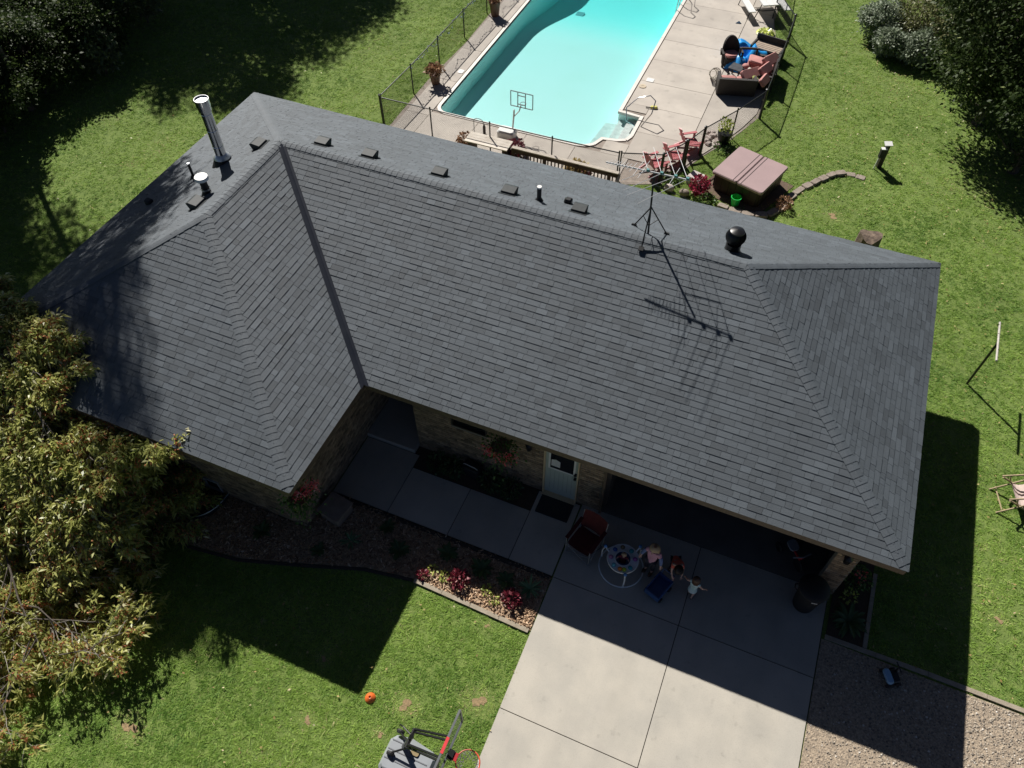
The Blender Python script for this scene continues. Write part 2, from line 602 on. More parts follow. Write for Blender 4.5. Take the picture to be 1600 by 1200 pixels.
# brick walls -------------------------------------------------------
brick_cand = []
def wall(p0, p1, z0, z1, outward, holes=(), th=0.14):
    """mortar-coloured wall slab with real bricks standing proud of it; holes are (s0, s1, z0, z1) along the wall"""
    d = Vector((p1[0] - p0[0], p1[1] - p0[1], 0))
    L = d.length
    d.normalize()
    nrm = Vector((outward[0], outward[1], 0))
    O = Vector((p0[0], p0[1], 0))
    m = MB()
    xs = sorted({0.0, L, *[h[0] for h in holes], *[h[1] for h in holes]})
    for i in range(len(xs) - 1):
        a, b = xs[i], xs[i + 1]
        segs = [(z0, z1)]
        for h in holes:
            if h[0] <= a + 1e-6 and h[1] >= b - 1e-6:
                ns = []
                for s0, s1 in segs:
                    if h[2] > s0: ns.append((s0, min(h[2], s1)))
                    if h[3] < s1: ns.append((max(h[3], s0), s1))
                segs = [s for s in ns if s[1] - s[0] > 0.01]
        for s0, s1 in segs:
            c = O + d * ((a + b) / 2) - nrm * (th / 2)
            sz = (b - a, th) if abs(d.x) > 0.5 else (th, b - a)
            m.box((c.x, c.y, (s0 + s1) / 2), (sz[0], sz[1], s1 - s0))
    w = m.build('wall', M_MORTAR, house)
    hgt, ln = 0.064, 0.178
    ci = 0
    z = z0 + 0.01
    while z + hgt < z1:
        s = -0.094 * (ci % 2)
        while s < L:
            a, b = max(s, 0.004), min(s + ln, L - 0.004)
            s += ln + 0.011
            if b - a < 0.03:
                continue
            for h in holes:
                if z + hgt > h[2] and z < h[3]:
                    if a >= h[0] - 0.02 and b <= h[1] + 0.02: b = a
                    elif a < h[0] < b: b = h[0] - 0.006
                    elif a < h[1] < b: a = h[1] + 0.006
            if b - a < 0.03:
                continue
            pr = 0.008 + random.uniform(-0.002, 0.004)
            q = [O + d * a + Vector((0, 0, z)), O + d * b + Vector((0, 0, z)), O + d * b + Vector((0, 0, z + hgt)), O + d * a + Vector((0, 0, z + hgt))]
            V = [p + nrm * pr for p in q] + [p - nrm * 0.004 for p in q]
            F = [(0, 1, 2, 3), (4, 5, 1, 0), (5, 6, 2, 1), (6, 7, 3, 2), (7, 4, 0, 3)]
            if (V[1] - V[0]).cross(V[2] - V[0]).dot(nrm) < 0:
                F = [f[::-1] for f in F]
            pq = project(V[:4])
            face = (Vector(CAM) - V[0]).dot(nrm)
            seen = face > 0 and 0 < pq[:, 0].mean() < 1600 and 0 < pq[:, 1].mean() < 1200
            brick_cand.append((area2(pq) if seen else 0, w, V, F, min(1, max(0, random.gauss(0.5, 0.24)))))
        ci += 1
        z += hgt + 0.011
    return w

TOP = HE - 0.175
wall((9.08, 0.6), (13.56, 0.6), 0, TOP, (0, -1), holes=((0.93, 1.79, 1.42, TOP), (3.13, 3.94, 0.0, 2.16)))
wall((18.24, 0.6), (18.64, 0.6), 0, TOP, (0, -1))
wall((7.77, -2.25), (7.77, 2.4), 0, TOP, (1, 0), th=0.14)
wall((0.6, -2.25), (7.77, -2.25), 0, TOP, (0, -1), holes=((4.05, 4.95, 0.0, 0.5),))
wall((18.64, 0.6), (18.64, 7.7), 0, TOP, (1, 0))
wall((0.6, -2.25), (0.6, 7.7), 0, TOP, (-1, 0))
wall((0.6, 7.7), (18.64, 7.7), 0, TOP, (0, 1))
wall((9.08, 0.74), (9.08, 2.4), 0, TOP, (-1, 0))
brick_cand.sort(key=lambda p: -p[0])
by_wall = {}
for i, (ar, w, V, F, tone) in enumerate(brick_cand):
    if i < 300:
        MB().add(V, F, tone).build('brick', M_BRICK, w)
    else:
        by_wall.setdefault(w.name, (w, MB()))[1].add(V, F, tone)
for w, mb in by_wall.values():
    stuff(mb.build('brick_courses', M_BRICK, w))

# entry recess: back wall, door
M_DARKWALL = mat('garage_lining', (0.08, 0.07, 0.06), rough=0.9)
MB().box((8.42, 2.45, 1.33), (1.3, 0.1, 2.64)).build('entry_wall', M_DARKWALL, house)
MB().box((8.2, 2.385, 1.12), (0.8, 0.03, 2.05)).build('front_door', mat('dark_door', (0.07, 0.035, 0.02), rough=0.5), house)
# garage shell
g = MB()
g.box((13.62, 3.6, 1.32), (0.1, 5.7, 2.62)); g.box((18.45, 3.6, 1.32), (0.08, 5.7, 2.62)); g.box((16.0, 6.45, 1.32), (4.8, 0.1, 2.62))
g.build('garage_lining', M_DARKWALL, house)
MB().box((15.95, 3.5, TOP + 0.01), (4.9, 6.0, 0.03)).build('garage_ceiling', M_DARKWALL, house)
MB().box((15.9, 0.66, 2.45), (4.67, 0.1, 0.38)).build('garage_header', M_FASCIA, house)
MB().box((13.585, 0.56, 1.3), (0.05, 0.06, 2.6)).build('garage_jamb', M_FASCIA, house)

# side door with half light, notice, handle and deadbolt
d = MB().box((12.61, 0.635, 1.09), (0.74, 0.045, 2.06)).build('door', M_DOOR, house)
fr = MB()
fr.box((12.225, 0.6, 1.08), (0.03, 0.11, 2.16)); fr.box((12.995, 0.6, 1.08), (0.03, 0.11, 2.16)); fr.box((12.61, 0.6, 2.145), (0.74, 0.11, 0.03)); fr.box((12.61, 0.56, 0.03), (0.8, 0.14, 0.06))
fr.build('door_frame', M_CREAM, house)
fr = MB()
for c, s in (((12.61, 0.607, 1.085), (0.56, 0.012, 0.045)), ((12.325, 0.607, 1.53), (0.045, 0.012, 0.94)), ((12.895, 0.607, 1.53), (0.045, 0.012, 0.94)), ((12.61, 0.607, 1.985), (0.53, 0.012, 0.045))):
    fr.box(c, s)
fr.build('window_frame', M_WHITE, d)
MB().box((12.61, 0.609, 1.53), (0.53, 0.008, 0.87)).build('pane', M_GLASS, d)
MB().add([(12.37, 0.6, 1.2), (12.57, 0.6, 1.2), (12.57, 0.6, 1.42), (12.47, 0.6, 1.47), (12.37, 0.6, 1.43)], [(0, 1, 2, 3, 4)]).build('notice', M_PAPER, d)
for nm, z in (('handle', 0.985), ('deadbolt', 1.15)):
    MB().lathe([(0.005, -0.06), (0.03, -0.055), (0.034, -0.035), (0.014, -0.025), (0.03, -0.006), (0.03, 0.0)], 12, c=(12.93, 0.612, z), m=Matrix.Rotation(-PI / 2, 3, 'X')).build(nm, M_BLACK, d)
lt = MB()
for i in range(6):
    lt.box((12.36 + 0.1 * i, 0.6105, 0.62), (0.006, 0.004, 0.75))
lt.build('door_groove', mat('door_groove', (0.3, 0.35, 0.32)), d)
# high strip window beside it
wd = MB()
for c, s in (((10.44, 0.63, 1.44), (0.86, 0.09, 0.04)), ((10.03, 0.63, 1.8), (0.04, 0.09, 0.68)), ((10.85, 0.63, 1.8), (0.04, 0.09, 0.68)), ((10.44, 0.63, 2.12), (0.78, 0.09, 0.04))):
    wd.box(c, s)
wo = wd.build('window', mat('dark_frame', (0.05, 0.04, 0.035)), house)
MB().box((10.44, 0.65, 1.78), (0.78, 0.01, 0.62)).build('pane', M_GLASS, wo)
# basement window inside its well
wd = MB()
for c, s in (((5.1, -2.245, 0.03), (0.9, 0.06, 0.05)), ((5.1, -2.245, 0.47), (0.9, 0.06, 0.05)), ((4.675, -2.245, 0.25), (0.05, 0.06, 0.4)), ((5.525, -2.245, 0.25), (0.05, 0.06, 0.4)), ((5.1, -2.245, 0.25), (0.04, 0.05, 0.4))):
    wd.box(c, s)
wo = wd.build('basement_window', mat('grey_frame', (0.42, 0.42, 0.42)), house)
MB().box((5.1, -2.2, 0.25), (0.82, 0.01, 0.42)).build('pane', M_GLASS, wo)
# wall lanterns
for x, y, z in ((11.9, 0.5, 1.82), (18.41, 0.5, 1.72)):
    l = MB()
    l.box((x, y + 0.07, z), (0.09, 0.03, 0.2)); l.tube([(x, y + 0.06, z + 0.06), (x, y - 0.02, z + 0.12)], 0.012, 6)
    l.lathe([(0.01, 0.16), (0.085, 0.08), (0.075, 0.07), (0.06, -0.09), (0.03, -0.12), (0.005, -0.16)], 8, c=(x, y - 0.03, z))
    l.build('wall_lantern', M_BLACK, house)

# roof furniture ----------------------------------------------------
def rear_z(y): return HE + (W - y) * 0.5001
def west_z(x): return HE + x * 0.4906
def box_vent(x, y, sx, side, name='roof_vent'):
    """slant-back louvre vent; side 'rear' or 'west'"""
    m = MB()
    if side == 'rear':
        M3 = Matrix(((1, 0, 0), (0, 0.894, 0.447), (0, -0.447, 0.894))); z = rear_z(y)
    else:
        M3 = Matrix(((0, -0.898, -0.44), (1, 0, 0), (0, -0.44, 0.898))); z = west_z(x)
    def T(p): return M3 @ Vector(p) + Vector((x, y, z + 0.012))
    w, l = sx / 2, 0.13
    V = [(-w, -l, 0), (w, -l, 0), (w, l, 0), (-w, l, 0), (-w, -l, 0.05), (w, -l, 0.05), (w, l, 0.16), (-w, l, 0.16), (w, l * 0.35, 0.16), (-w, l * 0.35, 0.16)]
    F = [(0, 1, 5, 4), (4, 5, 8, 9), (9, 8, 6, 7), (7, 6, 2, 3), (1, 2, 6, 8, 5), (0, 4, 9, 7, 3)]
    m.add([T(p) for p in V], F)
    fl = [(-w - 0.05, -l - 0.06, 0), (w + 0.05, -l - 0.06, 0), (w + 0.05, l + 0.04, 0), (-w - 0.05, l + 0.04, 0)]
    m.add([T((a, b, 0.004)) for a, b, c in fl], [(0, 1, 2, 3)])
    o = m.build(name, M_VENT, house)
    k = MB()
    for i in range(4):
        k.add([T((w + 0.003, -l + 0.03 + i * 0.06, 0.012)), T((w + 0.003, -l + 0.06 + i * 0.06, 0.012)), T((w + 0.003, -l + 0.06 + i * 0.06, 0.05)), T((w + 0.003, -l + 0.03 + i * 0.06, 0.05))], [(0, 1, 2, 3)])
    k.build('louvre', M_BLACKM, o)
for x in (4.95, 6.2, 7.98, 9.68, 11.3):
    box_vent(x, 4.72, 0.3, 'rear')
box_vent(3.6, 4.15, 0.3, 'west'); box_vent(3.56, 1.85, 0.32, 'west')
for x, y, s in ((10.9, 5.18, 'rear'), (1.17, 2.5, 'west')):
    z = rear_z(y) if s == 'rear' else west_z(x)
    MB().rbox((x, y, z + 0.06), (0.17, 0.15, 0.14), 0.03, top=0.03).build('exhaust_hood', M_VENT if s == 'west' else M_BLACK, house)
# chrome flue with storm collar and open band cap
cx, cy, cz = 2.65, 3.8, 4.12
ch = MB().lathe([(0.125, 0.0), (0.125, 1.42)], 24, c=(cx, cy, cz), close=False).build('chimney_flue', M_STEEL, house, smooth=True)
MB().lathe([(0.34, -0.16), (0.2, 0.12), (0.14, 0.16), (0.128, 0.16)], 20, c=(cx, cy, cz - 0.02), close=False).build('flashing_cone', M_BLACKM, ch)
MB().lathe([(0.205, 0.14), (0.205, 0.15), (0.127, 0.245)], 24, c=(cx, cy, cz), close=False).build('storm_collar', mat('bright_metal', (0.72, 0.76, 0.8), rough=0.35, metal=0.5), ch, smooth=True)
MB().lathe([(0.105, 1.36), (0.15, 1.38), (0.15, 1.5), (0.165, 1.5), (0.165, 1.66), (0.15, 1.66), (0.15, 1.52), (0.05, 1.56), (0.001, 1.57)], 24, c=(cx, cy, cz), close=False).build('flue_cap', M_STEEL, ch, smooth=True)
MB().lathe([(0.001, 1.625), (0.145, 1.62)], 20, c=(cx, cy, cz), close=False).build('cap_disc', MATS['bright_metal'], ch)  # paler than the steel cap so its inside looks lit
for k in range(3):
    MB().lathe([(0.1265, 0.45 + k * 0.42), (0.131, 0.46 + k * 0.42), (0.1265, 0.47 + k * 0.42)], 24, c=(cx, cy, cz), close=False).build('flue_band', M_STEEL, ch, smooth=True)
# black vent pipe with white weather cap
cx, cy, cz = 3.42, 2.32, 4.48
vp = MB().lathe([(0.16, -0.06), (0.1, 0.06), (0.08, 0.1), (0.08, 0.4)], 16, c=(cx, cy, cz)).build('vent_pipe', M_BLACKM, house, smooth=True)
MB().lathe([(0.11, 0.37), (0.15, 0.39), (0.155, 0.44), (0.14, 0.465), (0.001, 0.475)], 20, c=(cx, cy, cz)).build('weather_cap', M_WHITE, vp, smooth=True)
MB().lathe([(0.1, 0.12), (0.105, 0.14), (0.1, 0.16)], 16, c=(cx, cy, cz), close=False).build('pipe_clamp', M_GALV, vp)
vp = MB().lathe([(0.1, -0.04), (0.05, 0.05), (0.032, 0.08), (0.032, 0.4)], 12, c=(2.02, 3.32, 3.82)).build('vent_pipe', M_BLACKM, house)
MB().lathe([(0.036, 0.38), (0.036, 0.41), (0.02, 0.41)], 12, c=(2.02, 3.32, 3.82)).build('pipe_rim', M_GALV, vp)
vp = MB().lathe([(0.12, -0.05), (0.07, 0.05), (0.05, 0.08), (0.05, 0.36)], 12, c=(10.36, 4.78, 4.58)).build('vent_pipe', M_BLACKM, house)
MB().lathe([(0.053, 0.34), (0.053, 0.375), (0.03, 0.375)], 12, c=(10.36, 4.78, 4.58)).build('pipe_rim', M_WHITE, vp)
# whirlybird turbine vent
cx, cy, cz = 14.58, 4.86, 4.5
tv = MB().lathe([(0.22, -0.08), (0.17, 0.04), (0.155, 0.06), (0.155, 0.24)], 20, c=(cx, cy, cz)).build('turbine_vent', M_BLACK, house, smooth=True)
for k in range(28):
    m = MB()
    V = []
    for i in range(9):
        t = -0.92 + 1.72 * i / 8
        rr = 0.208 * math.sqrt(max(0.02, 1 - t * t * 0.92))
        zz = cz + 0.4 + 0.17 * t
        a = 2 * PI * k / 28 + 0.1 * t
        V += [(cx + rr * math.cos(a), cy + rr * math.sin(a), zz), (cx + (rr - 0.028) * math.cos(a + 0.26), cy + (rr - 0.028) * math.sin(a + 0.26), zz)]
    F = [(2 * i, 2 * i + 1, 2 * i + 3, 2 * i + 2) for i in range(8)]
    m.add(V, F).build('vane', M_BLACK, tv, smooth=True)
MB().lathe([(0.15, 0.525), (0.145, 0.55), (0.08, 0.575), (0.001, 0.585)], 20, c=(cx, cy, cz), close=False).build('turbine_cap', M_BLACK, tv, smooth=True)
MB().lathe([(0.03, 0.2), (0.03, 0.54)], 10, c=(cx, cy, cz)).build('axle', M_BLACK, tv)

# ------------------------------------------------------------------ TV antenna on its tripod
an = thing('tv_antenna', 'long pale rooftop aerial on a dark tripod straddling the roof ridge', 'antenna', (12.9, RY, HR))
MB().tube([(12.89, 4.45, 4.72), (12.8, 4.46, 6.26)], 0.02, 8).build('mast', M_BLACKM, an)
hub = Vector((12.86, 4.45, 5.42))
feet = [Vector((12.51, 4.77, 4.6)), Vector((13.22, 4.76, 4.6)), Vector((12.9, 3.9, 4.79))]
for f in feet:
    l = MB().tube([hub, f], 0.014, 6).build('leg', M_BLACKM, an)
    MB().box((f.x, f.y, f.z + 0.012), (0.1, 0.09, 0.04), tilt=('X', -0.46 if f.y > RY else 0.46)).build('foot', M_BLACKM, l)
    q = hub.lerp(f, 0.45)
    MB().tube([q, (12.87, 4.45, q.z - 0.1)], 0.009, 6).build('brace', M_BLACKM, an)
bz = 6.25
def boom_pt(x):
    t = (x - 11.86) / (13.5 - 11.86)
    return (x, 4.45 - 0.06 * t, 6.2 + 0.09 * t)
MB().tube([boom_pt(11.84), boom_pt(13.5)], 0.015, 6).build('boom', M_ALU, an)
V_el = [(13.45, (12.79, 3.38), (12.98, 5.32)), (13.22, (12.54, 3.54), (12.85, 5.12)), (12.95, (12.43, 3.64), (12.58, 5.14)), (12.68, (12.31, 3.91), (12.42, 4.94))]
for x, f, r in V_el:
    c0 = Vector(boom_pt(x)) + Vector((0, 0, 0.015))
    e = MB()
    e.tube([c0, (*f, bz + 0.03)], 0.0055, 5); e.tube([c0, (*r, bz + 0.03)], 0.0055, 5)
    e.build('dipole', M_ALU, an)
    MB().box(tuple(c0 + Vector((0, 0, 0.01))), (0.055, 0.045, 0.045)).build('insulator', mat('teal_plastic', (0.1, 0.3, 0.3), rough=0.5), an)
for x, h in ((13.2, 0.28), (12.6, 0.3), (12.49, 0.25), (12.39, 0.16), (12.31, 0.1), (12.24, 0.1), (12.17, 0.1), (12.1, 0.1), (12.04, 0.09), (11.98, 0.09), (11.92, 0.09)):
    c0 = Vector(boom_pt(x))
    MB().tube([c0 + Vector((-0.03, -h, 0.018)), c0 + Vector((0.03, h, 0.018))], 0.0055, 5).build('director', M_ALU, an)
m = MB().tube([(13.45, 4.39, bz), (13.66, 4.38, bz - 0.4), (12.86, 4.45, bz - 0.3)], 0.006, 5).build('cable', M_BLACK, an)

# ------------------------------------------------------------------ ground, drive, walk, beds
M_LAWN = mat('lawn_soil', (0.22, 0.30, 0.07), (0.12, 0.19, 0.038), rough=1, scale=9.0, detail=10, bump=0.8, bscale=30)
stain(M_LAWN, 55, 0.35, 0.62, 0.38, detail=2)
stain(M_LAWN, 0.5, 0.3, 0.6, 0.18, detail=4)
lawn = MB()
PX0, PX1, PY0, PY1 = 3.0, 10.2, 13.15, 35.4
for a in ((-90, PX0, -60, 110), (PX1, 110, -60, 110), (PX0, PX1, -60, PY0), (PX0, PX1, PY1, 110)):
    lawn.add([(a[0], a[2], 0), (a[1], a[2], 0), (a[1], a[3], 0), (a[0], a[3], 0)], [(0, 1, 2, 3)])
struct(lawn.build('lawn', M_LAWN))

def slab_set(parent, cells, m, z0, z1, gap=0.008):
    for c in cells:
        if len(c) == 4 and not isinstance(c[0], tuple):
            x0, x1, y0, y1 = c
            poly = [(x0 + gap, y0 + gap), (x1 - gap, y0 + gap), (x1 - gap, y1 - gap), (x0 + gap, y1 - gap)]
        else:
            poly = c
        MB().prism(poly, z0, z1 + random.uniform(-0.002, 0.002), tone=random.random()).build('slab', m, parent)

drive = struct(MB().add([(13.18, -14, 0.006), (18.58, -14, 0.006), (18.58, 0.62, 0.006), (13.18, 0.62, 0.006)], [(0, 1, 2, 3)]).build('driveway', M_SOIL))
DX = (13.16, 15.88, 18.57)
DY = (-13.9, -9.9, -6.95, -4.11, -1.27, 0.6)
slab_set(drive, [(DX[i], DX[i + 1], DY[j], DY[j + 1]) for i in range(2) for j in range(5)], M_CONC, 0.008, 0.03)
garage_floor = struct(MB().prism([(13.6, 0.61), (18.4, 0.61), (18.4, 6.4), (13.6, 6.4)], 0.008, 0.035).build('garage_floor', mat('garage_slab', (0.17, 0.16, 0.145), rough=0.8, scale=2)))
walk = struct(MB().add([(7.8, -1.29, 0.006), (13.14, -1.29, 0.006), (13.14, 0.6, 0.006), (7.8, 0.6, 0.006)], [(0, 1, 2, 3)]).build('walkway', M_SOIL))
slab_set(walk, [(7.8, 9.2, -1.26, 0.36), (9.2, 10.68, -1.26, 0.0), (10.68, 12.14, -1.26, 0.0), (12.14, 13.14, -1.26, 0.56)], M_CONC, 0.008, 0.03)
struct(MB().rbox((8.42, 1.35, 0.07), (1.28, 1.95, 0.13), 0.02, top=0.015).build('porch_step', M_CONC))

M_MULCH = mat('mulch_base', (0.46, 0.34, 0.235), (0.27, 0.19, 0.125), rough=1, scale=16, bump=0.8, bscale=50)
BED = [(13.14, -1.3), (13.14, -2.5), (10.5, -2.42), (9.4, -2.6), (8.1, -3.04), (6.8, -3.45), (5.6, -3.6), (4.3, -3.5), (2.5, -3.3), (2.5, -2.27), (7.78, -2.27), (7.78, -1.3)]
WELL = [(4.45, -2.28), (4.42, -2.75), (4.7, -3.1), (5.1, -3.22), (5.5, -3.1), (5.78, -2.75), (5.75, -2.28)]
bed = struct(MB().prism(BED, -0.02, 0.02).build('mulch_bed', M_MULCH))
WBED = [(9.1, -0.0), (12.13, -0.0), (12.13, 0.59), (9.1, 0.59)]
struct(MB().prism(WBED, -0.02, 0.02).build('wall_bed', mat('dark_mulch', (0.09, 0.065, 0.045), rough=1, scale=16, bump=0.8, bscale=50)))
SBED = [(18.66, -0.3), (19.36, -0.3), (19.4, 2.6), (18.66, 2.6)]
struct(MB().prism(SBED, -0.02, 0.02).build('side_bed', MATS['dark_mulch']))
def chips(name, poly, n, m, size, z, flat=0.012, parent=None):
    xs = [p[0] for p in poly]; ys = [p[1] for p in poly]
    P = np.stack([RNG.uniform(min(xs), max(xs), n), RNG.uniform(min(ys), max(ys), n)], 1)
    P = P[inpoly(P, poly)]
    n = len(P)
    a = RNG.uniform(0, 2 * PI, n)
    ti = RNG.normal(0, 0.35, (n, 2))
    L = RNG.uniform(0.5, 1.3, n) * size[0]
    Wd = RNG.uniform(0.5, 1.2, n) * size[1]
    ex = np.stack([np.cos(a), np.sin(a), ti[:, 0]], 1) * (L / 2)[:, None]
    ey = np.stack([-np.sin(a), np.cos(a), ti[:, 1]], 1) * (Wd / 2)[:, None]
    c = np.concatenate([P, np.full((n, 1), z) + RNG.uniform(0, flat, (n, 1))], 1)
    h = np.array([0, 0, 1.0]) * size[2]
    V = np.stack([c - ex - ey, c + ex - ey, c + ex + ey, c - ex + ey, c - ex - ey + h, c + ex - ey + h, c + ex + ey + h, c - ex + ey + h], 1).reshape(-1, 3)
    f = np.array([(4, 5, 6, 7), (0, 1, 5, 4), (1, 2, 6, 5), (2, 3, 7, 6), (3, 0, 4, 7)])
    F = (f[None] + (np.arange(n) * 8)[:, None, None]).reshape(-1, 4)
    return stuff(npmesh(name, V, F, np.repeat(RNG.uniform(0, 1, n), 5), m, parent, off=(0, 0, 0)))
M_CHIP = leafmat('wood_chip', (0.17, 0.095, 0.055), (0.60, 0.42, 0.27), transl=0.0, rough=0.9, c2=(0.8, 0.68, 0.53))
bed_chips = chips('wood_chips', BED, 16000, M_CHIP, (0.07, 0.022, 0.008), 0.02, 0.03, bed)
# concrete edging strips
edge_m = mat('edging', (0.37, 0.32, 0.25), (0.28, 0.24, 0.18), rough=0.95, scale=9, bump=0.4)
def strip(name, pts, w, z1, m, seg=0.6):
    o = None
    for i in range(len(pts) - 1):
        a, b = Vector((*pts[i], 0)), Vector((*pts[i + 1], 0))
        L = (b - a).length
        k = max(1, round(L / seg))
        for j in range(k):
            p, q = a.lerp(b, j / k), a.lerp(b, (j + 1) / k)
            c = (p + q) / 2
            mb = MB().box((c.x, c.y, z1 / 2), ((q - p).length - 0.008, w, z1 + random.uniform(-0.004, 0.004)), rz=math.atan2(b.y - a.y, b.x - a.x), tone=random.random())
            if o is None:
                o = struct(mb.build(name, m))
            else:
                mb.build('edging_block', m, o)
strip('bed_edging', [(13.12, -2.54), (10.5, -2.46)], 0.09, 0.05, edge_m)
M_EDGE_SHADED = mat('dark_shaded_edging', (0.06, 0.05, 0.042), rough=0.95)  # darker copy of the tan edging, shade put into its colour
strip('curved_edging', [(10.46, -2.47), (9.4, -2.65), (8.1, -3.09), (6.8, -3.5), (5.6, -3.66), (4.3, -3.56)], 0.06, 0.04, M_EDGE_SHADED)
strip('side_edging', [(19.42, 1.4), (19.4, -0.3)], 0.08, 0.05, edge_m)
strip('gravel_edging', [(18.64, -0.36), (20.6, -0.34), (27.0, -0.42)], 0.09, 0.045, edge_m, 1.1)
strip('walk_edging', [(7.8, -1.34), (13.1, -1.33)], 0.07, 0.055, mat('dark_shaded_edging', (0.10, 0.085, 0.07), rough=0.9), 1.0)

GRAVEL = [(18.59, -0.42), (28, -0.48), (28, -14), (18.59, -14)]
struct(MB().prism(GRAVEL, -0.02, 0.012).build('gravel_pad', mat('gravel_base', (0.46, 0.37, 0.27), (0.24, 0.195, 0.15), rough=1, scale=26, detail=10, bump=1.0, bscale=45, sharp=(0.36, 0.64))))
def stones(name, poly, n, m, r):
    xs = [p[0] for p in poly]; ys = [p[1] for p in poly]
    P = np.stack([RNG.uniform(min(xs), max(xs), n), RNG.uniform(min(ys), max(ys), n)], 1)
    P = P[inpoly(P, poly)]
    keep = RNG.uniform(0, 1, len(P)) < np.clip((P[:, 0] - 17.8) / 3.0, 0.22, 1)
    P = P[keep]
    n = len(P)
    rr = r[0] + (r[1] - r[0]) * RNG.uniform(0, 1, n) ** 2.5
    base = np.array([(1, 0, 0), (0, 1, 0), (-1, 0, 0), (0, -1, 0), (0, 0, 0.7), (0.6, 0.6, 0.45), (-0.6, 0.6, 0.45), (-0.6, -0.6, 0.45), (0.6, -0.6, 0.45)])
    f = np.array([(0, 5, 8), (1, 6, 5), (2, 7, 6), (3, 8, 7), (4, 8, 5), (4, 5, 6), (4, 6, 7), (4, 7, 8), (0, 1, 5), (1, 2, 6), (2, 3, 7), (3, 0, 8)])
    a = RNG.uniform(0, 2 * PI, n)
    B = base[None] * (rr[:, None, None] * RNG.uniform(0.65, 1.25, (n, 9, 1)))
    X = B[:, :, 0] * np.cos(a)[:, None] - B[:, :, 1] * np.sin(a)[:, None]
    Y = B[:, :, 0] * np.sin(a)[:, None] + B[:, :, 1] * np.cos(a)[:, None]
    V = np.stack([X + P[:, :1], Y + P[:, 1:2], B[:, :, 2] + 0.01], 2).reshape(-1, 3)
    F = (f[None] + (np.arange(n) * 9)[:, None, None]).reshape(-1, 3)
    return stuff(npmesh(name, V, F, np.repeat(RNG.uniform(0, 1, n), 12), m))
tag(stones('gravel', [(18.6, -0.45), (24.5, -0.45), (24.5, -6.5), (18.6, -6.5)], 42000, leafmat('gravel_stone', (0.15, 0.13, 0.11), (0.45, 0.39, 0.31), transl=0, rough=0.9, c2=(0.66, 0.63, 0.58)), (0.006, 0.027)), 'loose grey and tan gravel beside the driveway', 'gravel')

# ------------------------------------------------------------------ pool
OUT = [(3.25, 35.5), (3.25, 13.75)] + [(3.6 - 0.35 * math.cos(t), 13.75 - 0.35 * math.sin(t)) for t in (0.4, 0.8, 1.2)] + [(3.6, 13.4), (8.4, 13.4), (8.72, 13.46), (8.93, 13.62), (9.1, 14.05), (9.6, 14.14), (9.86, 14.26), (9.95, 14.5), (9.95, 15.78), (9.15, 15.85), (9.15, 35.5)]
def floor_z(y):
    return -0.66 - 0.1 * (y - 13.4) / 5.2 if y < 20.4 else -0.80 - 0.8 * (lambda t: t * t * (3 - 2 * t))(min(1, (y - 20.4) / 6.0))
M_POOL = mat('pool_liner', (0.93, 0.95, 0.93), (0.90, 0.93, 0.89), rough=0.6, scale=0.9, detail=6, sharp=(0.45, 0.75))
pl = MB()
ys = [13.4, 17, 19.0, 20.4] + [20.4 + 0.5 * i for i in range(1, 13)] + [35.5]
# floor strips
for i in range(len(ys) - 1):
    y0, y1 = ys[i], ys[i + 1]
    pl.add([(3.2, y0 - (0.1 if i == 0 else 0), floor_z(y0)), (10.0, y0 - (0.1 if i == 0 else 0), floor_z(y0)), (10.0, y1, floor_z(y1)), (3.2, y1, floor_z(y1))], [(0, 1, 2, 3)])
for i in range(len(OUT)):
    a, b = OUT[i], OUT[(i + 1) % len(OUT)]
    pl.add([(*a, 0.03), (*b, 0.03), (*b, -3.0), (*a, -3.0)], [(0, 1, 2, 3)])
pool = struct(pl.build('pool_basin', M_POOL, smooth=True))
stp = MB()
stp.prism([(9.55, 14.16), (9.86, 14.28), (9.94, 14.5), (9.94, 15.77), (9.55, 15.81)], -1.0, -0.2)
stp.prism([(9.2, 14.08), (9.55, 14.16), (9.55, 15.81), (9.2, 15.84)], -1.0, -0.34)
stp.prism([(8.95, 13.7), (9.09, 14.06), (9.2, 14.1), (9.2, 15.8), (8.75, 15.7), (8.6, 14.2)], -1.0, -0.5)
stp.build('pool_steps', mat('step_white', (0.85, 0.86, 0.84), rough=0.5), pool)
MB().box((4.7, 24.6, floor_z(24.6) + 0.02), (0.34, 0.34, 0.05)).build('pool_drain', M_GALV, pool)
# water: closed body with a glossy clear skin and absorbing volume
wm = bpy.data.materials.new('pool_water')
wm.use_nodes = True
N, Lk = wm.node_tree.nodes, wm.node_tree.links
N.remove(N['Principled BSDF'])
tr = N.new('ShaderNodeBsdfTransparent'); gl = N.new('ShaderNodeBsdfGlossy'); fz = N.new('ShaderNodeFresnel'); mx = N.new('ShaderNodeMixShader'); va_ = N.new('ShaderNodeVolumeAbsorption')
gl.inputs['Roughness'].default_value = 0.03
fz.inputs['IOR'].default_value = 1.33
nz_ = N.new('ShaderNodeTexNoise'); nz_.inputs['Scale'].default_value = 2.2
bpn = N.new('ShaderNodeBump'); bpn.inputs['Strength'].default_value = 0.5; bpn.inputs['Distance'].default_value = 0.02
g_ = N.new('ShaderNodeNewGeometry')
Lk.new(g_.outputs['Position'], nz_.inputs['Vector']); Lk.new(nz_.outputs['Fac'], bpn.inputs['Height']); Lk.new(bpn.outputs[0], gl.inputs['Normal'])
Lk.new(fz.outputs[0], mx.inputs[0]); Lk.new(tr.outputs[0], mx.inputs[1]); Lk.new(gl.outputs[0], mx.inputs[2])
va_.inputs['Color'].default_value = (0.08, 0.978, 0.985, 1)
va_.inputs['Density'].default_value = 0.36
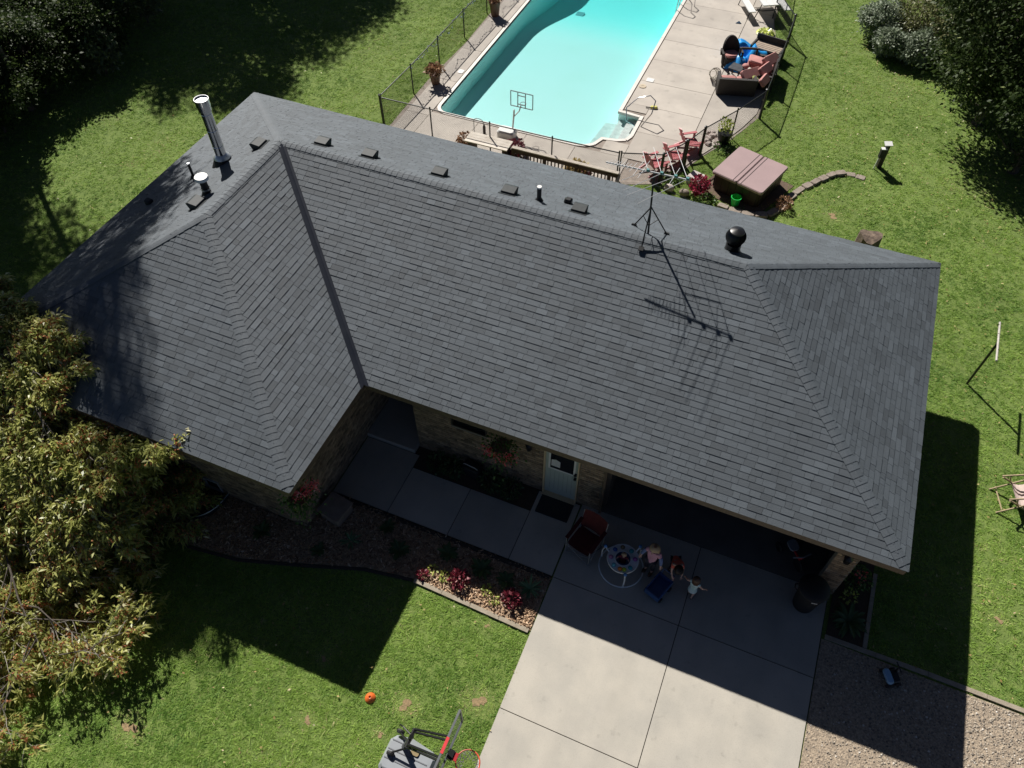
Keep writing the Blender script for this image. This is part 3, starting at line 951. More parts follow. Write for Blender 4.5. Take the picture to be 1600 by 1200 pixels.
Lk.new(mx.outputs[0], N['Material Output'].inputs['Surface']); vs_ = N.new('ShaderNodeVolumeScatter'); vs_.inputs['Color'].default_value = (0.35, 1.0, 0.97, 1); vs_.inputs['Density'].default_value = 0.03; vs_.inputs['Anisotropy'].default_value = 0.3
vadd = N.new('ShaderNodeAddShader'); Lk.new(va_.outputs[0], vadd.inputs[0]); Lk.new(vs_.outputs[0], vadd.inputs[1]); Lk.new(vadd.outputs[0], N['Material Output'].inputs['Volume'])
struct(MB().box((6.6, 24.4, -1.69), (6.9, 22.4, 3.2)).build('pool_water', wm))

DECK = [(2.2, 10.6), (10.5, 10.6), (10.6, 11.95), (11.65, 12.42), (12.12, 13.36), (12.5, 14.33), (13.2, 15.7), (13.75, 17.2), (13.75, 19.5), (13.5, 22), (13.0, 24.2), (12.5, 35.5), (2.2, 35.5), (2.12, 22), (2.2, 18), (2.05, 15), (2.12, 12.9)]
def clip_convexish(cell, poly):
    """clip a rectangle by the deck outline's right-hand (locally convex) edges"""
    q = [(cell[0], cell[2]), (cell[1], cell[2]), (cell[1], cell[3]), (cell[0], cell[3])]
    return q
base = MB()
for poly in ([(2.15, 10.6), (3.24, 10.6), (3.24, 35.5), (2.2, 35.5), (2.12, 22), (2.2, 18), (2.05, 15)],
             [(3.24, 10.6), (10.5, 10.6), (10.6, 11.95), (10.6, 13.38), (3.24, 13.38)],
             [(8.4, 13.38), (10.6, 13.38), (10.6, 14.5), (9.97, 14.5), (9.88, 14.24), (9.6, 14.12), (9.12, 14.03), (8.95, 13.6), (8.73, 13.44)],
             [(9.97, 14.5), (10.6, 14.5), (10.6, 15.87), (9.97, 15.87)], [(9.17, 15.87), (10.6, 15.87), (10.6, 35.5), (9.17, 35.5)],
             [(10.6, 11.95), (11.65, 12.42), (12.12, 13.36), (12.5, 14.33), (13.2, 15.7), (13.75, 17.2), (13.75, 19.5), (13.5, 22), (13.0, 24.2), (12.5, 35.5), (10.6, 35.5)]):
    base.add([(x, y, 0.012) for x, y in poly], [tuple(range(len(poly)))])
pdeck = struct(base.build('pool_deck', mat('joint_concrete', (0.33, 0.28, 0.24), rough=0.9, scale=8)))
cells = [(2.25, 3.1, 10.7 + 2.3 * i, 13.0 + 2.3 * i) for i in range(9)]
cells += [(3.1, 4.9, 11.0, 13.25), (4.9, 6.7, 11.0, 13.25), (6.7, 8.45, 11.0, 13.25), (8.45, 10.3, 11.0, 13.25), (9.3, 10.1, 13.25, 14.0)]
yy = 13.25
while yy < 35:
    y1 = yy + 1.58
    cells.append((10.1 if yy < 15.9 else 9.3, 11.95, yy, min(y1, 35.4)))
    yy = y1
cells.append((9.3, 10.1, 15.95, 16.41))
def right_edge(y):
    pts = [(11.6, 12.45), (12.05, 13.4), (12.43, 14.36), (13.12, 15.7), (13.66, 17.25), (13.66, 19.5), (13.42, 22), (12.93, 24.2), (12.45, 35.4)]
    for i in range(len(pts) - 1):
        if pts[i][1] <= y <= pts[i + 1][1]:
            t = (y - pts[i][1]) / (pts[i + 1][1] - pts[i][1])
            return pts[i][0] + t * (pts[i + 1][0] - pts[i][0])
    return 12
polys = []
for y0, y1 in ((13.45, 15.5), (15.5, 18.4), (18.4, 21.6), (21.6, 24.6), (24.6, 35.3)):
    n_y = [y0, (y0 * 2 + y1) / 3, (y0 + 2 * y1) / 3, y1]
    polys.append([(11.965, y0 + 0.008)] + [(right_edge(y + (0.008 if y == y0 else -0.008 if y == y1 else 0)), y + (0.008 if y == y0 else -0.008 if y == y1 else 0)) for y in n_y] + [(11.965, y1 - 0.008)])
slab_set(pdeck, cells + polys, M_DECKC, 0.014, 0.036)
cop_m = mat('coping', (0.74, 0.70, 0.65), (0.66, 0.62, 0.57), rough=0.6, scale=4)
for i in range(len(OUT) - 1):
    a, b = Vector((*OUT[i], 0)), Vector((*OUT[i + 1], 0))
    L = (b - a).length
    d = (b - a) / L
    o = Vector((d.y, -d.x, 0))
    if o.dot(Vector((6.5, 20, 0)) - a) > 0:
        o = -o
    k = max(1, round(L / 1.8))
    for j in range(k):
        p, q = a.lerp(b, j / k), a.lerp(b, (j + 1) / k)
        e = 0.004 if L > 0.6 else -0.02
        MB().prism([((p + d * e).x, (p + d * e).y), ((q - d * e).x, (q - d * e).y), ((q - d * e + o * 0.12).x, (q - d * e + o * 0.12).y), ((p + d * e + o * 0.12).x, (p + d * e + o * 0.12).y)], -0.05, 0.046 + random.uniform(-0.001, 0.001)).build('coping_stone', cop_m, pool)

# ------------------------------------------------------------------ chain link fence
M_FPOST = mat('fence_black', (0.014, 0.016, 0.015), rough=0.4, scale=6)
FH = 1.05
def fence(pts, label, thick=(), gate=False):
    f = thing('chain_link_fence', label, 'fence', (*pts[0], 0))
    wires = MB()
    for i, p in enumerate(pts):
        r = 0.045 if i in thick else 0.024
        po = MB().tube([(*p, -0.1), (*p, FH + 0.03)], r, 8).build('post', M_FPOST, f)
        MB().lathe([(r * 1.15, 0), (r * 1.2, 0.03), (0.01, 0.05)], 8, c=(*p, FH + 0.03)).build('post_cap', M_FPOST, po)
    for i in range(len(pts) - 1):
        a, b = Vector((*pts[i], 0)), Vector((*pts[i + 1], 0))
        MB().tube([a + Vector((0, 0, FH)), b + Vector((0, 0, FH))], 0.018, 6).build('top_rail', M_FPOST, f)
        L = (b - a).length
        d = (b - a) / L
        H, stp_ = FH - 0.05, 0.062
        k = int((L + H) / stp_)
        for s in range(-int(H / stp_), int(L / stp_) + 1):
            x0 = s * stp_
            for sg in (1, -1):
                if sg == 1:
                    t0, t1 = max(0, -x0), min(H, L - x0)
                    p, q = (x0 + t0, t0), (x0 + t1, t1)
                else:
                    t0, t1 = max(0, -x0), min(H, L - x0)
                    p, q = (x0 + t0, H - t0), (x0 + t1, H - t1)
                if t1 - t0 < 0.02:
                    continue
                A, B = a + d * p[0] + Vector((0, 0, 0.04 + p[1])), a + d * q[0] + Vector((0, 0, 0.04 + q[1]))
                wires.tube([A, B], 0.0022, 3, cap=False)
    wires.build('wire_mesh', M_FPOST, f)
    return f
LF = [(1.88, 12.0), (1.95, 14.1), (1.97, 16.2), (1.98, 18.4), (2.02, 20.5), (2.04, 22.6), (2.05, 24.8), (2.05, 27.2)]
fence(LF, 'black chain link fence along the lawn side of the pool, hung with fairy lights', thick=(0,))
fence([(1.93, 11.94), (3.78, 11.95), (5.93, 11.94), (8.08, 11.96), (10.27, 12.03)], 'black chain link fence between the house roof and the pool')
fence([(10.33, 12.05), (11.56, 12.45), (12.04, 13.36)], 'short chain link run between the wooden railing and the pink chairs', thick=(1, 2))
fence([(12.08, 13.43), (12.41, 14.33), (13.14, 15.72), (13.8, 17.21), (13.82, 19.1), (13.82, 20.9), (13.79, 22.75), (12.88, 24.4), (12.6, 27.5)], 'black chain link fence round the furnished corner of the pool deck', thick=(0, 1, 3, 6))
# fairy lights on the left run
fl = thing('string_lights', 'clear fairy lights draped in loops along the top of the left fence', 'string lights', (1.9, 13.4, FH))
pts = []
for i in range(90):
    y = 14.2 + i * 0.095
    ph = (y * 0.9) % 1
    pts.append((1.95 + 0.03 * math.sin(i * 1.7), y, FH - 0.02 - 0.32 * max(0, math.sin(ph * PI)) ** 2 * (0.4 + 0.6 * math.sin(y * 2.1) ** 2) + 0.03))
MB().tube(pts, 0.006, 4).build('wire', mat('clear_wire', (0.35, 0.45, 0.42), rough=0.4), fl)
for i in range(0, 90, 2):
    p = pts[i]
    MB().ball((p[0] + random.uniform(-.03, .03), p[1], p[2] - 0.02), (0.022, 0.022, 0.03), 5).build('bulb', mat('bulb_glass', (0.72, 0.80, 0.92), rough=0.15), fl)

# ------------------------------------------------------------------ grass
HOUSE_FP = [(0.55, 7.75), (0.55, -2.3), (7.8, -2.3), (7.8, 0.6), (18.7, 0.6), (18.7, 7.75)]
DRIVE_FP = [(13.19, -14), (18.6, -14), (18.6, 0.7), (13.19, 0.7)]
WALK_FP = [(7.8, -1.4), (13.2, -1.4), (13.2, 0.6), (7.8, 0.6)]
BED_FP = [(x, y - 0.12) for x, y in BED[:8]] + [(2.5, -3.4), (2.5, -2.2), (7.8, -2.2), (7.8, -1.3), (13.2, -1.3)]
DECK_FP = [(x, y) for x, y in DECK]
SB_FP = [(18.6, -0.42), (19.44, -0.36), (19.44, 2.6), (18.6, 2.6)]
TUBPAD = [(12.75, 12.85), (14.7, 12.05), (15.5, 13.85), (13.6, 14.6)]
EXCL = [HOUSE_FP, DRIVE_FP, WALK_FP, BED_FP, DECK_FP, SB_FP, [(18.5, -0.40), (30, -0.44), (30, -14), (18.5, -14)], TUBPAD]
VIEW = [(-21, 12.0), (-9, -1.0), (-4, -6.0), (3.5, -11), (14, -8), (23.6, -2.6), (24.0, 31.5), (12, 29), (-3, 22)]
BARE = [(6.9, -7.1, 0.35), (11.5, -4.75, 0.3), (12.75, -4.15, 0.35), (9.6, -4.6, 0.16), (11.3, -5.4, 0.14), (12.3, -2.75, 0.12), (21.85, 1.35, 0.2), (22.4, 1.8, 0.18), (22.5, 0.55, 0.2), (16.9, 12.9, 0.35), (9.9, -5.7, 0.2)]
M_EARTH = mat('bare_earth', (0.36, 0.25, 0.135), (0.2, 0.15, 0.08), rough=1, scale=18, bump=0.6, bscale=40)
for (x, y, r) in BARE:
    P_ = []
    for k in range(16):
        a = 2 * PI * k / 16
        q = 0.75 * r * (0.5 + 0.24 * math.sin(2 * a + x) + random.uniform(-0.2, 0.2))
        P_.append((x + q * math.cos(a), y + q * 0.72 * math.sin(a), 0.008))
    struct(MB().add(P_, [tuple(range(16))]).build('bare_earth', M_EARTH))
M_GRASS = leafmat('grass_blade', (0.12, 0.245, 0.038), (0.385, 0.54, 0.115), transl=0.42, rough=0.6, c2=(0.56, 0.48, 0.27), spec=0.25)
def make_grass(n, x0, x1, y0, y1, hgt, wid, spread, skip=None, tone_shift=0.0):
    """blades in small tufts: every tuft has its own tone, height and lean"""
    nt_ = n // 9
    C = np.stack([RNG.uniform(x0, x1, nt_), RNG.uniform(y0, y1, nt_)], 1)
    ok = inpoly(C, VIEW)
    for e in EXCL + ([skip] if skip else []):
        ok &= ~inpoly(C, e)
    C = C[ok]
    dry = np.zeros(len(C))
    for bx_, by2, br in BARE:
        dd = np.hypot(C[:, 0] - bx_, (C[:, 1] - by2) * 1.25)
        dry = np.maximum(dry, np.clip(1.35 - dd / br + RNG.normal(0, 0.12, len(C)), 0, 1))
    kp = RNG.uniform(0, 1, len(C)) > dry * 0.3
    C, dry = C[kp], dry[kp]
    # broad tone patches
    px, py = C[:, 0], C[:, 1]
    patch = 0.5 + 0.26 * np.sin(px * 0.9 + 1.3 * np.sin(py * 0.7)) * np.sin(py * 1.1 + 0.8 * np.sin(px * 0.5)) + 0.12 * np.sin(px * 3.1 + py * 2.3) * np.sin(py * 2.7 - px * 1.9)
    tt = np.clip(patch + tone_shift + RNG.normal(0, 0.16, len(C)), 0.02, 0.9)
    th = np.clip(RNG.normal(1, 0.28, len(C)), 0.4, 1.8)
    la = RNG.uniform(0, 2 * PI, len(C))
    k = 9
    P = np.repeat(C, k, 0) + RNG.normal(0, spread, (len(C) * k, 2))
    m_ = len(P)
    a = RNG.uniform(0, 2 * PI, m_)
    w = wid * RNG.uniform(0.6, 1.4, m_)
    H = np.repeat(th * (1 - 0.6 * dry), k) * hgt * RNG.uniform(0.6, 1.2, m_)
    ln = np.repeat(la, k) + RNG.normal(0, 0.9, m_)
    lean = H * RNG.uniform(1.0, 3.6, m_)
    z = np.zeros(m_)
    A = np.stack([P[:, 0] - np.cos(a) * w, P[:, 1] - np.sin(a) * w, z], 1)
    B = np.stack([P[:, 0] + np.cos(a) * w, P[:, 1] + np.sin(a) * w, z], 1)
    T = np.stack([P[:, 0] + np.cos(ln) * lean, P[:, 1] + np.sin(ln) * lean, H], 1)
    V = np.stack([A, B, T], 1).reshape(-1, 3)
    F = np.arange(m_ * 3).reshape(-1, 3)
    tone = np.repeat(tt, k) + RNG.normal(0, 0.08, m_)
    tone = np.where(RNG.uniform(0, 1, m_) < 0.02, RNG.uniform(0.9, 1.0, m_), tone)
    tone = np.where(np.repeat(dry, k) > 0.25 + RNG.uniform(-0.15, 0.25, m_), RNG.uniform(0.9, 1.0, m_), tone)
    return V, F, np.clip(tone, 0, 1)
G1 = make_grass(300000, 3.5, 19, -9.5, -1.4, 0.028, 0.009, 0.035)
G2 = make_grass(130000, 18.5, 24.5, -2.5, 14, 0.030, 0.011, 0.035)
G3 = make_grass(900000, -19, 24.5, 3, 31, 0.033, 0.012, 0.05, skip=[(18.5, -3), (24.5, -3), (24.5, 14), (18.5, 14)], tone_shift=0.1)  # tuft tone raised here: the back lawn is yellower grass
G4 = make_grass(220000, -10, 3.5, -9, 3, 0.035, 0.009, 0.04)
Vs, Fs, Ts, o = [], [], [], 0
for V, F, T in (G1, G2, G3, G4):
    Vs.append(V); Fs.append(F + o); Ts.append(T); o += len(V)
tag(stuff(npmesh('grass', np.concatenate(Vs), np.concatenate(Fs), np.concatenate(Ts), M_GRASS)), 'short mown green grass around the house', 'grass')
# small fallen leaves
def litter(n, x0, x1, y0, y1):
    C = np.stack([RNG.uniform(x0, x1, n), RNG.uniform(y0, y1, n)], 1)
    ok = inpoly(C, VIEW)
    for e in EXCL:
        ok &= ~inpoly(C, e)
    return C[ok]
C = np.concatenate([litter(900, 15.5, 23.5, 13, 24), litter(420, 18, 24, -1, 13), litter(150, 4, 13.5, -9, -2.5), litter(260, -12, 3, 3, 18)])
n = len(C)
a = RNG.uniform(0, 2 * PI, n); sz = RNG.uniform(0.016, 0.038, n)
d1 = np.stack([np.cos(a), np.sin(a), RNG.normal(0, .3, n)], 1) * sz[:, None]
d2 = np.stack([-np.sin(a), np.cos(a), RNG.normal(0, .3, n)], 1) * sz[:, None] * 0.6
c = np.concatenate([C, np.full((n, 1), 0.055)], 1)
tag(stuff(npmesh('fallen_leaves', np.stack([c - d1, c + d2, c + d1, c - d2], 1).reshape(-1, 3), np.arange(4 * n).reshape(-1, 4), RNG.uniform(0, 1, n), leafmat('dry_leaf', (0.30, 0.2, 0.07), (0.52, 0.44, 0.2), transl=0.2, c2=(0.7, 0.66, 0.45)))), 'pale fallen leaves scattered over the lawn', 'leaves')

# ------------------------------------------------------------------ trees and shrubs
M_BARK = mat('bark', (0.13, 0.11, 0.09), (0.07, 0.058, 0.046), rough=0.95, scale=12, bump=0.6)
M_TWIG = mat('pale_twig', (0.34, 0.31, 0.27), (0.22, 0.2, 0.17), rough=0.9, scale=15)
def leaves(base, dirs, length, width, droop=0.0, tone=None):
    """one folded-diamond leaf per row: base point, direction, length, width"""
    n = len(base)
    d = dirs / np.linalg.norm(dirs, axis=1, keepdims=True)
    s = np.cross(d, RNG.normal(0, 1, (n, 3)) + np.array([0, 0, 1.2]))
    s /= np.linalg.norm(s, axis=1, keepdims=True) + 1e-9
    L = length[:, None]
    mid = base + d * L * 0.45
    tip = base + d * L + np.array([0, 0, -1.0]) * L * droop
    V = np.stack([base, mid + s * width[:, None], tip, mid - s * width[:, None]], 1).reshape(-1, 3)
    F = np.arange(4 * n).reshape(-1, 4)
    T = RNG.uniform(0, 1, n) if tone is None else tone
    return V, F, T
def cloud(centres, per, spread, size, flat=0.75):
    n = len(centres) * per
    c = np.repeat(centres, per, 0)
    off = RNG.normal(0, 1, (n, 3)) * np.array([spread, spread, spread * flat])
    d = off + RNG.normal(0, spread * 0.8, (n, 3))
    L = size * RNG.uniform(0.65, 1.35, n)
    tone = np.clip(np.repeat(RNG.normal(0.45, 0.16, len(centres)), per) + RNG.normal(0, 0.15, n), 0, 0.92)
    tone = np.where(RNG.uniform(0, 1, n) < 0.02, 1.0, tone)
    return leaves(c + off, d, L, L * 0.32, 0.15, tone)
def crown_tree(name, label, cat, base, height, rad, z0, m, n_cl=150, per=110, leaf=0.15, seed=1, group=None, trunk_r=0.16, lean=(0.0, 0.0)):
    """trunk with limbs that reach into a crown of leaf clumps spread through an uneven ellipsoid"""
    rs = np.random.RandomState(seed)
    root = thing(name, label, cat, base, 0, group)
    zc, rz_ = (height + z0) / 2, (height - z0) / 2
    P = []
    while len(P) < n_cl:
        v = rs.normal(0, 1, 3); v /= np.linalg.norm(v)
        lobes = 0.78 + 0.22 * math.sin(3 * math.atan2(v[1], v[0]) + seed) * math.cos(2.3 * v[2] * 2 + seed)
        r = rs.uniform(0.45, 1.0) ** 0.5 * lobes
        P.append((v[0] * rad * r, v[1] * rad * r, zc + v[2] * rz_ * r))
    P = [(p[0] + lean[0], p[1] + lean[1], p[2]) for p in P]
    P = np.array(P)
    V, F, T = cloud(P, per, rad * 0.11, leaf)
    npmesh('crown', V, F, T, m, root, off=(0, 0, 0))
    tk = MB()
    tk.tube([(0, 0, -0.1), (0.05, 0.04, z0 * 0.6), (lean[0] * 0.8, 0.08 + lean[1] * 0.8, zc), (lean[0], lean[1], zc + rz_ * 0.7)], [trunk_r, trunk_r * 0.8, trunk_r * 0.5, 0.02], 8)
    for i in range(0, n_cl, max(1, n_cl // 26)):
        p = Vector(P[i])
        zz = max(z0 * 0.7, p.z - 0.55 * math.hypot(p.x, p.y) - 0.2)
        f_ = min(1, max(0, (zz - z0 * 0.6) / (zc - z0 * 0.6))) * 0.8
        tk.tube([(lean[0] * f_, 0.04 + lean[1] * f_, zz), (p.x * 0.5 + lean[0] * f_ * 0.5, p.y * 0.5 + lean[1] * f_ * 0.5, zz + (p.z - zz) * 0.35), p], [trunk_r * 0.35, trunk_r * 0.22, 0.01], 5)
    tk.build('trunk', M_BARK, root, world=False)
    return root
M_FOREST = leafmat('forest_leaf', (0.022, 0.040, 0.011), (0.070, 0.105, 0.030), transl=0.3, c2=(0.26, 0.30, 0.12), rough=0.55, spec=0.18)  # the palest few leaves are glints painted as leaf colour
M_FOREST2 = leafmat('forest_leaf_pale', (0.07, 0.10, 0.05), (0.22, 0.26, 0.14), transl=0.3, c2=(0.4, 0.42, 0.3))
def ac(a, c):   # position from distance along the sun's ground track and across it
    return (0.716 * a + 0.698 * c, -0.698 * a + 0.716 * c, 0)
G_W = 'tall trees of the wood beyond the lawn'
proto = crown_tree('woodland_tree', 'tall dark woodland tree at the lawn edge, its crown shading the roof corner', 'tree', ac(-12.8, -1.3), 20.0, 2.9, 7.4, M_FOREST, 180, 150, 0.145, 3, G_W, 0.12, (1.7, 1.7))
for a, c, rz, lab in ((-13.4, -3.2, 0.6, 'tall dark woodland tree left of the one that shades the roof corner'), (-17, -6.0, 4.0, 'tall dark woodland tree nearest the left edge of the lawn'), (-21.5, -5.0, 5.2, 'tall dark woodland tree deep in the wood, behind the leftmost one')):
    copy_tree(proto, ac(a, c), rz, lab)
mid = crown_tree('woodland_tree', 'broad dark woodland tree behind the far lawn, its shade falling beside the pool fence', 'tree', ac(-24.0, 8.6), 11.0, 2.9, 3.0, M_FOREST, 160, 160, 0.145, 5, G_W, 0.24)
for a, c, rz, lab in ((-28.0, 12.4, 1.0, 'broad dark woodland tree farthest along the lawn toward the pool'), (-21.3, 5.9, 2.2, 'broad dark woodland tree where the wood meets the far lawn'), (-27.5, 5.0, 3.1, 'broad dark woodland tree set back behind the wood edge'), (-25.0, 11.2, 4.4, 'broad dark woodland tree in the middle of the far lawn shade'), (-23.2, 3.2, 5.5, 'broad dark woodland tree closing the wood behind the pale bush'), (-15.4, -3.6, 0.4, 'broad dark woodland tree shading the left end of the lawn'), (-13.6, -7.0, 2.9, 'broad dark woodland tree at the left edge of the view, nearest the seed tree')):
    copy_tree(mid, ac(a, c), rz, lab)
G_U = 'bushes along the edge of the wood'
ub = crown_tree('woodland_bush', 'dark leafy bush low at the wood edge in the far left corner', 'bush', (-10.4, 9.0, 0), 3.0, 1.8, 0.15, M_FOREST, 64, 190, 0.12, 8, G_U, 0.06)
for x, y, rz, lab in ((-9.9, 6.6, 1, 'dark leafy bush beside the shaded left lawn'), (-10.0, 11.6, 2, 'dark leafy bush between the two pale bushes of the wood edge'), (-12.3, 7.6, 3, 'dark leafy bush behind the front row of the wood edge'), (-12.4, 11.0, 4, 'dark leafy bush behind the first pale bush'), (-12.8, 14.0, 5, 'dark leafy bush at the top of the wood edge'), (-10.2, 4.4, 6, 'dark leafy bush where the wood meets the left frame edge'), (-14.4, 9.4, 0.6, 'dark leafy bush farthest back in the left corner of the wood'), (-9.6, 3.0, 1.7, 'dark leafy bush lowest along the left side of the lawn')):
    copy_tree(ub, (x, y, 0), rz, lab)
crown_tree('woodland_bush', 'pale green bush catching sun at the wood edge above the lawn', 'bush', (-9.3, 10.9, 0), 2.0, 1.0, 0.1, M_FOREST2, 36, 110, 0.13, 9, G_U, 0.05)
crown_tree('woodland_bush', 'pale grey green bush highest on the wood edge, by the lawn corner', 'bush', (-10.4, 14.6, 0), 2.4, 1.25, 0.1, M_FOREST2, 40, 110, 0.13, 10, G_U, 0.05)

# right: rounded shrubs, spruces, a broadleaf tree
M_SHRUB = leafmat('grey_shrub', (0.14, 0.185, 0.12), (0.34, 0.39, 0.28), transl=0.25, rough=0.5, c2=(0.2, 0.22, 0.16))
M_SHRUBY = leafmat('yellow_shrub', (0.10, 0.115, 0.045), (0.28, 0.29, 0.13), transl=0.3, rough=0.4, c2=(0.5, 0.46, 0.34))
G_S = 'rounded shrubs beside the lawn behind the pool'
for (x, y, h, r, mm, lab, sd) in ((16.85, 24.4, 1.5, 0.95, M_SHRUB, 'rounded grey green shrub at the lawn end of the shrub row', 21), (17.25, 23.2, 1.1, 0.7, M_SHRUB, 'smallest grey green shrub, in front of the shrub row', 22), (18.35, 23.1, 1.25, 0.9, M_SHRUB, 'grey green shrub nearest the dark round tree', 23), (18.2, 24.7, 1.9, 1.25, M_SHRUBY, 'olive shrub rising behind the grey green shrubs', 24), (19.4, 23.6, 1.7, 1.2, M_SHRUBY, 'olive shrub between the shrub row and the dark round tree', 25)):
    crown_tree('garden_shrub', lab, 'shrub', (x, y, 0), h, r, 0.05, mm, 70, 75, 0.095, sd, G_S, 0.04)
G_D = 'dark trees at the right edge of the back lawn'
crown_tree('broadleaf_tree', 'dark round tree spreading over the lawn right of the shrub row', 'tree', (20.7, 19.7, 0), 9.0, 3.0, 0.2, M_FOREST, 180, 170, 0.12, 31, G_D, 0.18)
crown_tree('broadleaf_tree', 'dark round tree half out of view at the right edge of the lawn', 'tree', (24.0, 15.6, 0), 10.5, 3.2, 0.3, M_FOREST, 150, 150, 0.125, 32, G_D, 0.18)
crown_tree('broadleaf_tree', 'dark bushy tree filling the shade between the two round trees', 'tree', (21.9, 17.3, 0), 9.5, 2.7, 0.1, M_FOREST, 150, 160, 0.12, 36, G_D, 0.18)
crown_tree('broadleaf_tree', 'dark low tree tucked behind the olive shrubs', 'tree', (20.6, 22.0, 0), 5.0, 2.0, 0.1, M_FOREST, 110, 160, 0.12, 37, G_D, 0.14)
crown_tree('broadleaf_tree', 'dark glossy leaved tree crowding over the shrubs in the top right corner', 'tree', (21.2, 23.8, 0), 7.0, 2.7, 0.4, M_FOREST, 140, 150, 0.12, 33, G_D, 0.16)
crown_tree('broadleaf_tree', 'dark tree behind the shrub row at the top edge of the garden', 'tree', (19.4, 27.2, 0), 8.0, 2.6, 1.0, M_FOREST, 120, 130, 0.13, 34, G_D, 0.16)
crown_tree('broadleaf_tree', 'dark tree in the far right corner behind the round trees', 'tree', (24.6, 22.0, 0), 8.5, 2.6, 0.6, M_FOREST, 120, 130, 0.13, 35, G_D, 0.16)

# foreground tree: long leaves in star clusters at the twig ends, with bunches of rusty seeds
M_FG = leafmat('long_leaf', (0.20, 0.25, 0.06), (0.64, 0.63, 0.21), transl=0.45, rough=0.36, c2=(0.8, 0.76, 0.5))
M_SEED = leafmat('rusty_seed', (0.42, 0.15, 0.07), (0.80, 0.38, 0.2), transl=0.4, rough=0.6)
def fg_tree():
    rs = np.random.RandomState(5)
    base = Vector((-0.8, -3.0, 0))
    root = thing('seed_tree', 'yellow green tree with long leaves and rusty seed bunches in front of the roof', 'tree', base)
    tk, tw = MB(), MB()
    tk.tube([(0, 0, -0.1), (0.05, 0.1, 1.0), (-0.05, 0.1, 2.4), (0.1, 0.2, 3.1)], [0.17, 0.14, 0.11, 0.04], 9)
    ends = []
    def limb(p, d, ln, r, lvl):
        n = 4
        pts, q, dd = [p], Vector(p), Vector(d)
        for i in range(n):
            dd = (dd + Vector(rs.normal(0, 0.13, 3)) + Vector((0, 0, -0.012 if lvl < 2 else -0.02))).normalized()
            q = q + dd * (ln / n)
            yw = q.y + base.y
            q.z = max(0.35, min(q.z, max(0.8, min(4.4, 1.0 + 0.8 * (yw + 5.5))) + rs.uniform(-0.12, 0.12)))
            pts.append(q.copy())
        (tk if lvl < 2 else tw).tube(pts, [r * (1 - 0.7 * i / n) for i in range(n + 1)], 6 if lvl < 2 else 4)
        if lvl == 3 and q.y + base.y < -4.6 and rs.uniform(0, 1) < 0.25:
            return
        if lvl == 3:
            ends.append((pts[-1], dd)); ends.append((pts[2], dd))
            return
        kids = (13, 5, 3)[lvl]
        for k in range(kids):
            t = 0.3 + 0.7 * (k + rs.uniform(0, 1)) / kids
            i = min(n - 1, int(t * n))
            pp = pts[i].lerp(pts[i + 1], t * n - i)
            sd = dd.cross(Vector((0, 0, 1)))
            if sd.length < 0.1: sd = Vector((1, 0, 0))
            sd.normalize()
            nd = (dd * 0.75 + sd * rs.choice((-1, 1)) * rs.uniform(0.35, 0.9) + Vector((0, 0, rs.uniform(-0.28, 0.26)))).normalized()
            limb(pp, nd, ln * (rs.uniform(0.18, 0.27) if lvl == 0 else rs.uniform(0.4, 0.56)), r * 0.5, lvl + 1)
        if lvl > 0: ends.append((pts[-1], dd))
    for k, (az, el, z, ln) in enumerate(((-0.10, 0.03, 1.9, 5.3), (-0.18, 0.01, 1.4, 5.3), (-0.28, 0.0, 1.15, 5.3), (-0.38, -0.02, 1.0, 5.4), (-0.48, -0.02, 0.9, 5.9), (-0.60, -0.02, 0.8, 6.4), (-0.05, 0.09, 2.2, 5.0), (-0.06, 0.14, 2.5, 3.8), (0.06, 0.20, 2.7, 3.2), (0.3, 0.22, 2.8, 2.6), (0.18, 0.16, 2.75, 3.4), (-0.3, 0.04, 1.5, 4.6), (-0.2, 0.06, 1.8, 4.6), (-0.12, 0.06, 1.9, 4.9), (-0.55, 0.0, 1.1, 4.6), (-0.43, 0.0, 1.0, 5.4), (-0.72, 0.0, 0.8, 7.0), (-0.82, 0.0, 0.8, 7.4), (-0.66, 0.0, 0.9, 5.4), (0.5, 0.34, 2.9, 2.3), (0.8, 0.38, 2.9, 2.1), (1.15, 0.4, 2.9, 1.8), (-0.03, 0.14, 2.5, 4.8), (-0.07, 0.1, 2.3, 5.2), (-0.9, 0.0, 1.2, 3.6), (3.6, 0.3, 2.0, 1.8))):
        limb(Vector((0, 0.1, z)), Vector((math.cos(az) * math.cos(el), math.sin(az) * math.cos(el), math.sin(el))), ln, 0.036, 0)
    E = np.array([tuple(e[0]) for e in ends]); Dn = np.array([tuple(e[1]) for e in ends])
    per = 18
    n = len(E) * per
    b = np.repeat(E, per, 0) + RNG.normal(0, 0.055, (n, 3))
    d = np.repeat(Dn, per, 0) * 0.55 + RNG.normal(0, 0.6, (n, 3)) + np.array([0, 0, 0.1])
    L = RNG.uniform(0.09, 0.19, n)
    ct = np.repeat(np.clip(RNG.normal(0.5, 0.18, len(E)), 0, 1), per)
    V, F, T = leaves(b, d, L, L * 0.14, 0.35, np.clip(ct + RNG.normal(0, 0.2, n), 0, 1))
    npmesh('crown', V, F, T, M_FG, root, off=(0, 0, 0))
    S_ = E[RNG.uniform(0, 1, len(E)) < 0.5] + np.array([0, 0, 0.0])
    n = len(S_) * 24
    b = np.repeat(S_, 24, 0) + RNG.normal(0, 0.045, (n, 3))
    d = RNG.normal(0, 0.4, (n, 3)) + np.array([0, 0, -0.8])
    L = RNG.uniform(0.04, 0.075, n)
    V, F, T = leaves(b, d, L, L * 0.3, 0.2)
    stuff(npmesh('seed_bunches', V, F, T, M_SEED, root, off=(0, 0, 0)))
    tk.build('trunk', M_BARK, root, world=False)
    tw.build('twigs', M_TWIG, root, world=False)
    print('FG ends', len(E))
fg_tree()

